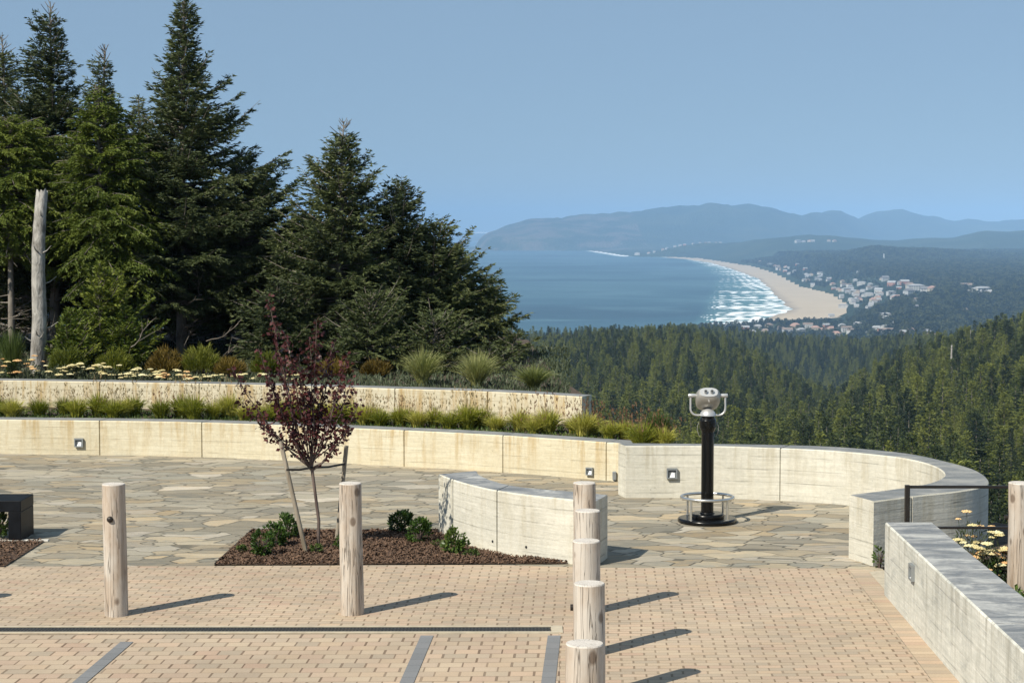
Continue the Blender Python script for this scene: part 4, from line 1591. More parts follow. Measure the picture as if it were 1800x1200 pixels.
TR = [
    ("spruce_tree", 3, 62, 36, 1.7, SPIRE, 'spruce', "tall dark spruce cut off by the left edge of the photo", 0.8),
    ("spruce_tree", 88, 3, 35, 1.75, SPIRE, 'spruce', "tall spruce with a thin forked bare tip above the bright green hemlock", 1.4),
    ("spruce_tree", 184, 78, 36.5, 1.3, SPIRE, 'spruce', "spruce with a thin nearly bare leader between the forked tip and the tallest spruce", 1.0),
    ("hemlock_tree", 168, 148, 32.5, 1.12, FULL, 'hemlock', "bright green drooping hemlock right of the silver snag", 1.45),
    ("hemlock_tree", 14, 205, 32.5, 1.0, ROUND, 'hemlock', "bright green hemlock left of the silver snag, on a bare thin trunk", 1.9),
    ("spruce_tree", 324, -4, 33.5, 1.7, SPIRE, 'spruce', "tallest spruce, with its tip bent left, in the middle of the group", 1.0),
    ("spruce_tree", 243, 168, 36, 1.4, CONE, 'spruce', "spruce filling the gap between the hemlock and the tallest spruce", 0.6),
    ("spruce_tree", 424, 262, 34.5, 1.15, FULL, 'spruce', "spruce leaning off the right shoulder of the tallest spruce", 0.5),
    ("spruce_tree", 604, 214, 32.0, 1.45, CONE, 'spruce', "broad open spruce with a symmetrical pointed top right of the sky gap", 0.2),
    ("spruce_tree", 524, 378, 34.5, 1.05, FULL, 'spruce', "low spruce filling the gap under the sky notch", 0.2),
    ("spruce_tree", 706, 318, 33, 1.1, FULL, 'spruce', "spruce on the right shoulder of the broad pointed one", 0.15),
    ("spruce_tree", 766, 394, 33, 1.0, FULL, 'spruce', "spruce third in the steps going down to the right toward the sea", 0.12),
    ("spruce_tree", 806, 446, 34, 0.9, FULL, 'spruce', "narrow spruce in front of the sea, above the lowest steps of the group", 0.1),
    ("spruce_tree", 856, 508, 33.5, 0.66, FULL, 'spruce', "small spruce second from the right end of the group", 0.05),
    ("spruce_tree", 908, 590, 32.5, 0.48, FULL, 'spruce', "smallest spruce at the right end of the group above the pale grass", 0.03),
    ("spruce_tree", 120, 300, 39, 1.9, FULL, 'spruce', "dark spruce far back in the shade behind the snag", 0.4),
    ("spruce_tree", 300, 330, 39, 1.9, FULL, 'spruce', "dark shaded spruce behind the tallest one", 0.4),
    ("spruce_tree", 410, 400, 38.5, 1.7, FULL, 'spruce', "dark shaded spruce behind the leaning one", 0.3),
    ("spruce_tree", 640, 440, 37, 1.6, FULL, 'spruce', "dark shaded spruce behind the broad pointed one", 0.3),
    ("spruce_tree", 750, 500, 37.5, 1.5, FULL, 'spruce', "dark shaded spruce low behind the stepped ones", 0.1),
    ("spruce_tree", -60, 250, 39, 1.7, FULL, 'spruce', "dark spruce beyond the left edge of the photo", 0.4),
    ("spruce_tree", 545, 500, 38, 1.4, FULL, 'spruce', "low dark spruce behind the purple tree", 0.2),
    ("spruce_tree", 650, 520, 30.8, 0.8, FULL, 'spruce', "low dense spruce right of the purple tree's crown at the upper wall", 0.02),
    ("spruce_tree", 770, 560, 30.6, 0.75, FULL, 'spruce', "low dense spruce between the two pale fountain grasses", 0.02),
    ("spruce_tree", 485, 500, 31.5, 0.75, FULL, 'spruce', "low dense spruce behind the left half of the purple crown", 0.02),
    ("spruce_tree", 860, 610, 30.4, 0.5, FULL, 'spruce', "low spruce skirt behind the right pale fountain grass", 0.02),
]
for i, (nm, px, py, D, R, pf, kd, lab, z0) in enumerate(TR):
    big_tree(nm, px, py, D, R, pf, kd, lab, 100 + i, z0=z0, lean=(-0.35 if px == 318 else 0.12 * ((i % 3) - 1)), bare=(16 if z0 > 0.7 else 6),
             nb=None if D < 38.6 else 110)
for px, py, D, R, lab in ((176, 462, 31.0, 0.74, "bushy bright green young conifer right of the silver snag"), (122, 545, 30.6, 0.48, "small bright green young conifer close beside the silver snag"),
                          (222, 540, 30.8, 0.5, "small bright green young conifer under the right side of the hemlock")):
    big_tree("young_conifer", px, py, D, R, CONE, 'young', lab, int(px * 3 + py), z0=0.02, nb=150, group="young conifers behind the upper concrete wall")

# silver snag
def snag(base_px, top_px, D, r0, r1, label, bz, name="dead_snag", broken=True, seed=3, n=16, stubs=9):
    g = random.Random(seed)
    x0, y0, _ = atY(base_px[0], base_px[1], D)
    x1, _, z1 = atY(top_px[0], top_px[1], D)
    b = MB()
    m = 16
    H = z1 - bz
    vs = []
    for k_ in range(m + 1):
        q = k_ / m
        for i in range(n):
            a = 2 * math.pi * i / n
            rr = (r0 + (r1 - r0) * q ** 0.8) * (1 + 0.06 * math.sin(3 * a + q * 5) + g.uniform(-0.07, 0.07))
            zz = H * q
            if k_ == m and broken:
                zz += g.uniform(-0.10, 0.06) * min(1, r0 * 6)
            vs.append(((x1 - x0) * q + 0.02 * math.sin(q * 7) * r0 * 8 + rr * math.cos(a), rr * math.sin(a), zz))
    b.add(vs, [(k_ * n + i, k_ * n + (i + 1) % n, (k_ + 1) * n + (i + 1) % n, (k_ + 1) * n + i) for k_ in range(m) for i in range(n)], 0, True)
    c = ((x1 - x0), 0, H - 0.08 * min(1, r0 * 6))
    top = vs[-n:]
    b.add(top + [c], [(i, (i + 1) % n, n) for i in range(n)], 0)
    t = empty(name, (x0, y0, bz))
    tag(t, label, "dead tree")
    b.build("trunk", M['deadwood'], t)
    for _ in range(stubs):
        b = MB()
        q = g.uniform(0.1, 0.95)
        a = g.uniform(0, 6.28)
        rr = r0 + (r1 - r0) * q
        L = g.uniform(0.8, 2.0) * r0
        p0 = Vector(((x1 - x0) * q + rr * 0.8 * math.cos(a), rr * 0.8 * math.sin(a), H * q))
        p1 = p0 + Vector((math.cos(a) * L, math.sin(a) * L, L * 0.35 + r0 * 0.3))
        b.tube([p0, (p0 + p1) / 2 + Vector((0, 0, -0.1 * L)), p1], [r0 * 0.11, r0 * 0.07, r0 * 0.03], 5)
        b.build("branch_stub", M['deadwood'], t)
    return t


snag((64, 641), (73, 334), 30.5, 0.135, 0.095, "silver-grey dead trunk with a broken flat top among the conifers", 0.72)
b = MB()
p0, p1 = atY(131, 600, 31), atY(129, 540, 31)
b.tube([(p0[0], 31, 0.76), (p0[0] - 0.02, 31, p1[2])], 0.022, 8)
tag(b.build("wooden_stake", M['stake']), "pale thin stake standing in the young conifers right of the silver snag", "stake")
g0 = np.random.default_rng(77)
# dead bare understory branches, each a fallen/leaning dead limb
for i, (a0, a1, D) in enumerate((((232, 610), (262, 560), 30.4), ((78, 615), (98, 560), 30.6), ((362, 600), (420, 568), 32), ((370, 640), (418, 602), 32), ((258, 520), (310, 590), 33), ((0, 560), (40, 545), 32), ((300, 560), (246, 470), 33.5), ((352, 520), (345, 470), 33))):
    p0, p1 = Vector(atY(*a0, D)), Vector(atY(*a1, D))
    b = MB()
    n_ = 7
    pts = []
    w = Vector((0, 0, -0.06))
    for k_ in range(n_):
        q = k_ / (n_ - 1)
        pts.append(p0.lerp(p1, q) + w * math.sin(q * 3.14) + Vector((rnd.uniform(-.02, .02), 0, rnd.uniform(-.02, .02))))
    b.tube(pts, [0.011 - 0.008 * k_ / (n_ - 1) for k_ in range(n_)], 6)
    for k_ in range(2, n_ - 1):
        d_ = (p1 - p0).normalized() + Vector((rnd.uniform(-.7, .7), rnd.uniform(-.5, .5), rnd.uniform(-.6, .6)))
        L = rnd.uniform(0.12, 0.35)
        b.tube([pts[k_], pts[k_] + d_ * L * 0.5, pts[k_] + d_ * L + Vector((0, 0, -0.02))], [0.007, 0.005, 0.002], 4)
    labs = ["dead grey limb low between the young conifers and the dark spruces", "thin dead limb leaning on the base of the silver snag",
            "upper of two pale dead limbs behind the left side of the purple tree", "lower of two pale dead limbs behind the left side of the purple tree",
            "dead limb slanting down in the shade right of the hemlock", "dead limb low at the left edge of the photo", "long dead limb hanging under the hemlock's right side",
            "short upright dead limb on the shaded spruce trunk"]
    tag(b.build("dead_limb", M['twig']), labs[i], "dead branch", "dead limbs under the conifers")


# ------------------------------------------------------------------ shrubs, grasses, flowers
def leafball(seed, n, rx, ry, rz, ll, lw, shell=0.55, up=0.3, cluster=0, zc=0.9):
    g = np.random.default_rng(seed)
    d = unit(g.normal(0, 1, (n, 3)))
    rr = (shell + (1 - shell) * g.random(n)) ** 0.7
    if cluster:
        cc = unit(g.normal(0, 1, (cluster, 3)))
        ci = g.integers(0, cluster, n)
        d = unit(cc[ci] * 1.0 + d * 0.33)
        rr = rr * (0.75 + 0.4 * g.random(cluster))[ci]
    Pc = d * rr[:, None] * np.array([rx, ry, rz]) + np.array([0, 0, rz * zc])
    Pc[:, 2] = np.maximum(Pc[:, 2], 0.01)
    D_ = unit(d + g.normal(0, 0.6, (n, 3)) + np.array([0, 0, up])) * (ll * (0.6 + 0.8 * g.random(n)))[:, None]
    W_ = unit(np.cross(D_, g.normal(0, 1, (n, 3)))) * lw
    return rhombs(Pc, D_, W_)


def stems(seed, n, rx, ry, h, r=0.006):
    g = np.random.default_rng(seed)
    a = g.random(n) * 6.28
    R_ = g.random(n) ** 0.5
    tip = np.stack([np.cos(a) * rx * R_, np.sin(a) * ry * R_, h * (0.6 + 0.4 * g.random(n))], 1)
    q = np.linspace(0, 1, 4)
    base = tip * np.array([0.12, 0.12, 0])
    pth = base[:, None, :] * (1 - q)[None, :, None] + tip[:, None, :] * q[None, :, None]
    return tubes_np(pth, np.full(n, r), np.full(n, r * 0.4), 4)


def shrub(name, loc, seed, n, dims, ll, lw, mat, label, cat="shrub", group=None, cluster=0, zc=0.9, up=0.3, tint=None):
    t = empty(name, loc, rnd.uniform(0, 6))
    tag(t, label, cat, group)
    v, f = leafball(seed, n, dims[0], dims[1], dims[2], ll, lw, cluster=cluster, zc=zc, up=up)
    addmesh("foliage", npmesh("foliage", v, f, [mat]), t)
    v, f = stems(seed, 14, dims[0] * 0.8, dims[1] * 0.8, dims[2] * 1.6)
    addmesh("stems", npmesh("stems", v, f, [M['stem']]), t)
    return t


G1 = "small evergreen shrubs in the mulch beds"
for i, (px, py, w, h, lab, n) in enumerate((
        (462, 978, 0.115, 0.125, "dark green shrub nearest the paving at the left of the staked tree", 700),
        (484, 962, 0.12, 0.12, "yellow-green shrub between two darker ones left of the staked tree", 700),
        (506, 948, 0.12, 0.125, "dark green shrub against the back edge of the bed by the left stake", 700),
        (704, 936, 0.13, 0.12, "dark green shrub at the back edge of the bed right of the pale bollard", 800),
        (735, 955, 0.135, 0.13, "rounded green shrub between the pale bollard and the curved bench wall", 800),
        (800, 975, 0.12, 0.13, "spiky green shrub against the curved bench wall", 650),
        (598, 967, 0.06, 0.07, "small green plant partly hidden behind the pale bollard", 200),
        (-4, 948, 0.11, 0.16, "green shrub at the left edge in front of the black bench", 600))):
    x, y = P(px, py)
    shrub("evergreen_shrub", (x, y, 0.012), 40 + i, n, (w, w, h), 0.038, 0.010, M['shrub'], lab, group=G1, cluster=26, up=0.6)
for i, (px, py, w, h) in enumerate(((780, 962, 0.12, 0.035), (828, 980, 0.07, 0.03), (556, 973, 0.06, 0.04), (425, 972, 0.05, 0.03))):
    x, y = P(px, py)
    t = shrub("low_weed", (x, y, 0.012), 60 + i, 160, (w, w * 0.6, h), 0.03, 0.008, M['weed'],
              ["low leafy patch in front of the left end of the curved bench wall", "low pale patch right of the spiky shrub", "tiny weeds at the foot of the purple tree", "tiny weeds on the slanting edge of the mulch bed"][i], cat="plant")

G2 = "rounded bushes above the upper concrete wall"
for i, (px, py, r, h, mt, lab) in enumerate((
        (203, 628, 0.26, 0.24, 'broom', "olive green bush under the hemlock behind the cream flowers"),
        (288, 632, 0.26, 0.25, 'rustbroom', "reddish olive bush between two greener ones above the wall"),
        (350, 632, 0.30, 0.27, 'broom', "bright olive bush left of the purple tree"),
        (404, 650, 0.22, 0.15, 'rustbroom', "low rusty bush just left of the purple tree's crown"),
        (118, 625, 0.26, 0.26, 'broom', "olive bush at the foot of the young conifers by the snag"),
        (470, 640, 0.25, 0.2, 'broom', "olive bush seen through the purple tree's crown"),
        (585, 658, 0.25, 0.13, 'rustbroom', "low dark reddish bush right of the purple tree"),
        (660, 662, 0.2, 0.12, 'rustbroom', "low reddish plant left of the pale tall grasses"))):
    x, y, z = atY(px, 690, 29.6)
    t = empty("bush", (x, 29.6 + 0.1 * (i % 3), 0.765), i)
    tag(t, lab, "bush", G2)
    g = np.random.default_rng(300 + i)
    n = 2600
    a = g.random(n) * 6.28
    rr = g.random(n) ** 0.5
    top = np.stack([np.cos(a) * r * rr, np.sin(a) * r * rr, h * 2.0 * np.sqrt(np.clip(1 - rr ** 2 * 0.8, 0, 1)) * (0.75 + 0.25 * np.sin(a * 3 + i) * np.sin(rr * 5 + i)) * (0.25 + 0.75 * g.random(n) ** 0.7)], 1)
    D_ = unit(np.stack([np.cos(a) * rr * 0.7, np.sin(a) * rr * 0.7, np.ones(n)], 1) + g.normal(0, 0.35, (n, 3))) * (0.11 * (0.6 + 0.8 * g.random(n)))[:, None]
    W_ = unit(np.cross(D_, g.normal(0, 1, (n, 3)))) * 0.007
    v, f = rhombs(top, D_, W_)
    addmesh("foliage", npmesh("foliage", v, f, [M[mt]]), t)
    v, f = stems(400 + i, 20, r * 0.8, r * 0.8, h * 1.6)
    addmesh("stems", npmesh("stems", v, f, [M['stem']]), t)


def blades(seed, n, spread, h, w, arch=0.5, base_r=0.05, mat=None, name="blades"):
    g = np.random.default_rng(seed)
    a = g.random(n) * 6.28
    L = h * (0.55 + 0.5 * g.random(n))
    out = spread * g.random(n) ** 0.7
    k_ = 5
    q = np.linspace(0, 1, k_)
    b0 = np.stack([np.cos(a), np.sin(a), 0 * a], 1) * (base_r * g.random(n))[:, None]
    hx = np.stack([np.cos(a), np.sin(a), 0 * a], 1)
    Pp = b0[:, None, :] + hx[:, None, :] * (out[:, None] * q[None] ** 1.6)[..., None]
    Pp[..., 2] += L[:, None] * (q[None] - arch * (out / spread)[:, None] * q[None] ** 3 * 0.55)
    side = np.cross(hx, np.array([0, 0, 1.0])) + g.normal(0, 0.5, (n, 3))
    side = unit(side)
    ww = w * (1 - q ** 2.2 * 0.92)
    A = Pp + side[:, None, :] * ww[None, :, None]
    B = Pp - side[:, None, :] * ww[None, :, None]
    V = np.stack([A, B], 2).reshape(-1, 3)
    idx = np.arange(n * k_ * 2).reshape(n, k_, 2)
    Fq = np.stack([idx[:, :-1, 0], idx[:, :-1, 1], idx[:, 1:, 1], idx[:, 1:, 0]], -1).reshape(-1, 4)
    return (V, Fq), Pp[:, -1, :]


def seedheads(seed, n, spread, h, hl=0.05):
    (v, f), tips = blades(seed, n, spread, h, 0.0022, 0.45)
    g = np.random.default_rng(seed + 1)
    m = n * 5
    ti = np.repeat(np.arange(n), 5)
    D_ = unit(g.normal(0, 0.35, (m, 3)) + np.array([0, 0, 1.0])) * (hl * (0.5 + 0.7 * g.random(m)))[:, None]
    Pb = tips[ti] - np.array([0, 0, 1.0]) * (hl * g.random(m))[:, None]
    W_ = unit(np.cross(D_, g.normal(0, 1, (m, 3)))) * 0.0055
    v2, f2 = rhombs(Pb, D_, W_)
    return np.concatenate([v, v2]), np.concatenate([f, f2 + len(v)])


tv = []
for i in range(5):
    (v, f), _ = blades(500 + i, 520, 0.24, 0.40, 0.006, 0.75, 0.09)
    bm_ = npmesh("blades", v, f, [M['grass']])
    v, f = seedheads(520 + i, 36, 0.30, 0.62, 0.04)
    sm_ = npmesh("seed_heads", v, f, [M['straw']])
    sr_ = npmesh("seed_heads", v, f, [M['redstraw']])
    tv.append((bm_, sm_, sr_))
G3 = "grass tufts in the planting strip between the two concrete walls"
tufts = [-8, 132, 214, 318, 448, 484, 520, 562, 612, 654, 718, 790, 846, 938, 1026, -30, 18, 66, 110, 170, 196, 232, 280, 338, 372, 400, 428, 466, 500, 540, 588, 640, 668, 702, 734, 762, 820, 872, 915, 962, 1010, 1040, 1072, 1100, 1130, 1166, -90, -150, -210]
for i, px in enumerate(sorted(tufts)):
    Yw, _ = wallY(lw_f, max(min(px, 1110), -690))
    Yt = Yw + 0.75 + 0.55 * ((i * 7) % 5) / 5
    if px > 1110:
        Yt = 22.6
    x = (px - 900) / F * Yt
    t = empty("grass_tuft", (x, Yt, 0.44), i * 1.3)
    s_ = rnd.uniform(0.68, 1.02)
    t.scale = (s_, s_, s_ * rnd.uniform(0.85, 1.1))
    addmesh("blades", tv[i % 5][0], t)
    red = px > 955 or i % 9 == 4
    addmesh("seed_heads", tv[i % 5][2 if red else 1], t)
    near = ("left of the first wall joint" if px < 170 else "between the first two wall joints" if px < 354 else "behind the purple tree's crown" if px < 640 else
            "right of the purple tree" if px < 720 else "in the middle of the strip" if px < 900 else "toward the end of the upper wall" if px < 1045 else "beyond the end of the upper wall")
    tag(t, ("grass tuft with reddish seed heads " if red else "green grass tuft with straw seed heads ") + near, "grass tuft", G3 + (" " + near))
# low green ground cover between tufts
g = np.random.default_rng(5)
n = 9000
pxs = g.uniform(-250, 1090, n)
ya = np.array([wallY(lw_f, q)[0] for q in np.linspace(-250, 1090, 60)])
Yc = np.interp(pxs, np.linspace(-250, 1090, 60), ya) + 0.42 + g.random(n) * 1.4
Pb = np.stack([(pxs - 900) / F * Yc, Yc, 0.44 + 0 * Yc], 1)
D_ = unit(g.normal(0, 0.5, (n, 3)) + np.array([0, 0, 0.9])) * (0.05 * (0.4 + g.random(n)))[:, None]
v, f = rhombs(Pb, D_, unit(np.cross(D_, g.normal(0, 1, (n, 3)))) * 0.010)
o = addmesh("ground_cover", npmesh("ground_cover", v, f, [M['weed']]))
struct(o, "stuff")
tag(o, "low green ground cover between the grass tufts in the strip", "ground cover")
g = np.random.default_rng(6)
n = 34000
pxs = g.uniform(-300, 1000, n)
uy = np.array([wallY(uw_f, q)[0] for q in np.linspace(-300, 1000, 50)])
Yc = np.interp(pxs, np.linspace(-300, 1000, 50), uy) + 0.42 + g.random(n) ** 1.3 * 11
Pb = np.stack([(pxs - 900) / F * Yc, Yc, 0.765 + 0 * Yc], 1)
D_ = unit(g.normal(0, 0.5, (n, 3)) + np.array([0, 0, 0.9])) * (0.09 * (0.4 + g.random(n)))[:, None]
v, f = rhombs(Pb, D_, unit(np.cross(D_, g.normal(0, 1, (n, 3)))) * 0.012)
o = addmesh("ground_cover", npmesh("ground_cover", v, f, [M['herb']]))
struct(o, "stuff")
tag(o, "grey-green low leaves under the trees above the upper wall", "ground cover")

# tall grasses above the upper wall
for px, D, h, sp, mt, lab in ((18, 28.9, 0.78, 0.22, 'weed', "tall dark green upright grass clump at the left edge above the wall"),
                          (742, 28.0, 0.58, 0.42, 'grass_pale', "left one of the two pale fountain grasses under the spruces"),
                          (838, 27.6, 0.56, 0.42, 'grass_pale', "right one of the two pale fountain grasses under the spruces"),
                          (938, 27.4, 0.36, 0.38, 'grass_pale', "low thin fountain grass right of the smallest spruce"),
                          (1158, 22.9, 0.46, 0.2, 'weed', "upright green grass clump behind the left part of the curved wall")):
    x = (px - 900) / F * D
    t = empty("tall_grass", (x, D, 0.765 if px < 1000 else 0.4), px)
    tag(t, lab, "ornamental grass", "ornamental grass clumps")
    (v, f), _ = blades(px, 800, sp, h * 1.15, 0.0052, 0.35 if mt == 'weed' else 0.55, 0.07)
    addmesh("blades", npmesh("blades", v, f, [M[mt]]), t)

# yarrow plants
def yarrow(loc, seed, heads, r, h, label, orange=False, hs=0.045, pale=False):
    g = random.Random(seed)
    t = empty("yarrow_plant", loc, 0)
    tag(t, label, "flowers", "flat-topped cream flowers")
    v, f = leafball(seed, 420, r * 1.0, r * 0.8, h * 0.45, 0.05, 0.007, zc=0.85, up=0.8)
    addmesh("foliage", npmesh("foliage", v, f, [M['herb']]), t)
    b = MB()
    for i in range(heads):
        a, q = g.uniform(0, 6.28), g.uniform(0.15, 1.25) ** 0.8
        x, y, z = math.cos(a) * r * q, math.sin(a) * r * 0.7 * q, h * g.uniform(0.38, 1.12) * (1 - 0.12 * q)
        b.tube([(x * 0.3, y * 0.3, 0.0), (x * 0.7, y * 0.7, z * 0.55), (x, y, z)], [0.004, 0.003, 0.003], 4, cap=False)
        R_ = hs * g.uniform(0.6, 1.2)
        hb = MB()
        for k_ in range(16):
            aa, rr = k_ * 2.4 + i, R_ * g.uniform(0.85, 1.1) * math.sqrt(k_ / 16)
            cx, cy, cz = x + rr * math.cos(aa), y + rr * math.sin(aa), z + 0.012 - rr * 0.22 + g.uniform(-.003, .003)
            s = R_ * 0.34
            hb.add([(cx - s, cy - s * .4, cz), (cx, cy - s, cz), (cx + s, cy - s * .3, cz), (cx + s * .4, cy + s, cz), (cx - s * .7, cy + s * .7, cz), (cx, cy, cz + s * 0.75), (cx, cy, cz - s * 0.6)],
                   [(0, 1, 5), (1, 2, 5), (2, 3, 5), (3, 4, 5), (4, 0, 5), (1, 0, 6), (2, 1, 6), (3, 2, 6), (4, 3, 6), (0, 4, 6)], 0, False)
        hb.build("flower_head", M['yarrow_o'] if orange and g.random() < 0.65 else M['yarrow'], t)
    b.build("stems", M['herb'], t)
    return t


for i, (px, D, heads, r, h, org, lab) in enumerate((
        (46, 28.85, 8, 0.20, 0.34, True, "apricot flowers on the wall edge left of the silver snag"),
        (4, 28.8, 4, 0.14, 0.30, True, "apricot flowers cut off by the left edge of the photo"),
        (103, 28.75, 8, 0.20, 0.25, False, "cream flowers right of the silver snag's foot"),
        (134, 28.75, 5, 0.10, 0.24, False, "small group of cream flowers under the young conifers"),
        (182, 28.7, 10, 0.20, 0.24, False, "cream flowers in front of the olive bush under the hemlock"),
        (238, 28.7, 12, 0.26, 0.19, False, "wide low patch of whitish flowers left of the reddish bush"),
        (306, 28.65, 14, 0.26, 0.16, True, "pale apricot flowers in front of the reddish bush"),
        (366, 28.6, 8, 0.20, 0.11, False, "low cream flowers in front of the bright olive bush"),
        (436, 28.5, 8, 0.2, 0.13, False, "low cream flowers at the left side of the purple crown"),
        (516, 28.4, 6, 0.18, 0.12, False, "cream flowers seen through the purple crown"))):
    yarrow(((px - 900) / F * D, D, 0.765), 700 + i, int(heads * 1.7), r * 1.15, h * 1.15, lab, org, 0.055)
for i, (px, py, Y, heads, r, h, org, lab) in enumerate((
        (1700, 1015, 15.5, 9, 0.20, 0.30, True, "apricot and cream flowers behind the straight wall near the railing post"),
        (1742, 1010, 15.6, 12, 0.22, 0.36, False, "cream flowers between the railing and the log post"),
        (1775, 1010, 15.7, 9, 0.2, 0.34, True, "yellowish flowers half behind the log post at right"),
        (1715, 990, 16.6, 6, 0.18, 0.42, True, "pinkish flowers against the shaded outer face of the curved wall"))):
    yarrow(((px - 900) / F * Y, Y, -0.02), 730 + i, int(heads * 2.4), r * 1.1, h + 0.20, lab, org, 0.042)
for i, (px, Y, r, h, lab) in enumerate(((1755, 14.8, 0.26, 0.17, "dark leafy shrub low behind the straight wall at right"), (1790, 15.6, 0.3, 0.2, "dark shrub behind the log post at right"), (1735, 15.8, 0.22, 0.15, "dark leafy plant under the apricot flowers"), (2050, 13.2, 0.34, 0.24, "dark shrub beyond the right edge behind the straight wall"), (2000, 16.4, 0.34, 0.22, "dark shrub beyond the right edge past the log post"),
                                   (1552, 17.0, 0.05, 0.12, "thin dark weed between the curved wall's end and the straight wall"))):
    shrub("dark_shrub", ((px - 900) / F * Y, Y, -0.02), 90 + i, 1500 if r > 0.1 else 60, (r, r, h), 0.045, 0.012, M['shrub'], lab, cluster=30)

# ------------------------------------------------------------------ staked purple tree
bx0, by0 = P(559, 967)
g = np.random.default_rng(12)
t = empty("purple_plum_tree", (bx0, by0, 0.01))
tag(t, "young purple-leaved tree with an upright crown, tied between two stakes", "tree")
PXM = F / by0
w_ = MB()
zf = (967 - 822) / PXM
trunk = [(0, 0, 0), (0.01, 0, zf * 0.35), (-0.025, 0.0, zf * 0.7), (-0.055, 0, zf)]
w_.tube(trunk, [0.017, 0.016, 0.015, 0.016], 10)
limb_tips = []
LB, LD, LL = [], [], []
br = [(-128, -120, 0.9), (-95, -215, 1.0), (-75, -252, 0.9), (-88, -298, 0.45), (-48, -240, 1.0), (-30, -205, 1.0), (-10, -228, 1.0), (2, -260, 1.0), (14, -180, 1.0), (28, -222, 1.0), (42, -150, 1.0), (58, -205, 1.0), (78, -118, 1.0),
      (-60, -110, 1.0), (30, -95, 1.0), (-20, -130, 1.0), (60, -80, .9), (-100, -75, .9), (-140, -185, 0.8), (-25, -170, 1), (45, -60, .8), (-45, -70, .9), (8, -130, 1), (-80, -165, 1), (66, -160, 1), (-62, -195, 1), (-8, -190, 1)]
for i, (dx, dz, dens) in enumerate(br):
    top = Vector(((dx) / PXM - 0.0, g.uniform(-0.35, 0.35) * (0.4 + abs(dx) / 140), zf - dz / PXM))
    q0 = g.uniform(0.0, 0.25)
    st = Vector((-0.055, 0, zf)) + (top - Vector((-0.055, 0, zf))) * 0.0 + Vector((0, 0, q0 * 0.5 - 0.04))
    pts = []
    for k_ in range(8):
        q = k_ / 7
        p = st.lerp(top, q)
        p.x = st.x + (top.x - st.x) * (q ** 0.72 if abs(dx) > 50 else q)
        p += Vector((g.normal(0, 0.008), g.normal(0, 0.008), 0))
        pts.append(p)
    w_.tube(pts, [0.009 - 0.0065 * k_ / 7 for k_ in range(8)], 5)
    ln2 = sum((pts[k_ + 1] - pts[k_]).length for k_ in range(7))
    nleaf = int(ln2 * 115 * dens)
    for _ in range(nleaf):
        q = 0.20 + 0.8 * g.random() ** 0.85
        f_ = q * 7
        k_ = min(int(f_), 6)
        p = pts[k_].lerp(pts[k_ + 1], f_ - k_)
        tw = Vector((g.normal(), g.normal(), g.normal(0.3)))
        tw.normalize()
        p = p + tw * abs(g.normal(0, 0.046)) * (1.15 - 0.4 * q)
        LB.append(tuple(p))
        dd = tw * 0.8 + Vector((g.normal(0, .4), g.normal(0, .4), g.normal(-0.25, .4)))
        dd.normalize()
        LD.append(tuple(dd))
        LL.append(g.uniform(0.032, 0.06))
w_.build("trunk", M['stem'], t)
LB, LD, LL = np.array(LB), np.array(LD), np.array(LL)
v, f = rhombs(LB, LD * LL[:, None], unit(np.cross(LD, g.normal(0, 1, LD.shape))) * (LL * 0.34)[:, None], 0.5)
addmesh("crown", npmesh("crown", v, f, [M['plum']]), t)
for (b0, t0, D2, lab) in (((538, 972), (493, 775), 0, "left wooden tree stake leaning outward beside the purple tree"), ((592, 950), (609, 783), 0, "right wooden tree stake, half hidden by the pale bollard")):
    x0, y0 = P(*b0)
    x1, _, z1 = atY(t0[0], t0[1], y0)
    b = MB()
    b.tube([(x0, y0, 0), (x1, y0, z1)], 0.022, 10)
    tag(b.build("tree_stake", M['stake']), lab, "stake")
s1, s2 = atY(503, 825, P(538, 972)[1] - 0.02), atY(606, 815, P(592, 950)[1] - 0.02)
trk = (bx0 - 0.055, by0 - 0.02, atY(550, 821, by0)[2])
b = MB()
b.tube([s1, ((s1[0] + trk[0]) / 2, (s1[1] + trk[1]) / 2, (s1[2] + trk[2]) / 2 - 0.012), trk, ((s2[0] + trk[0]) / 2, (s2[1] + trk[1]) / 2, (s2[2] + trk[2]) / 2 - 0.012), s2], 0.011, 8)
tag(b.build("tree_tie", M['strap']), "dark rubber strap tying the purple tree to its two stakes", "tree tie")

# ------------------------------------------------------------------ valley forest
VAR, VART = [], []
pool = bpy.data.collections.new("valley_tree_kinds")
for i in range(7):
    prof = [CONE, CONE, SPIRE, CONE, SPIRE, FULL, CONE][i]
    R = [2.1, 2.5, 2.4, 2.2, 2.0, 2.4, 2.6][i]
    cr, wd = conifer(900 + i, 12.0, R, 0.8, prof, 260, -8, 50, 0.15, 0.2, 0.24, 0.34, 0.14, 0.38, 0.065, 0.12, 0.17, (0.2 * (i % 3 - 1), 0), wood=False, sides=5, cross=2, sec_cap=1.1, len_var=0.8)
    VAR.append((npmesh("crown", cr[0], cr[1], [M['forest']]), npmesh("trunk", wd[0], wd[1], [M['bark']])))
    V = np.concatenate([cr[0], wd[0]])
    Fq = np.concatenate([cr[1], wd[1] + len(cr[0])])
    mi = np.concatenate([np.zeros(len(cr[1]), int), np.ones(len(wd[1]), int)])
    o = bpy.data.objects.new("tree_kind_%d" % i, npmesh("valley_tree", V, Fq, [M['forest'], M['bark']], mi=mi))
    pool.objects.link(o)
g = np.random.default_rng(42)
pts = []
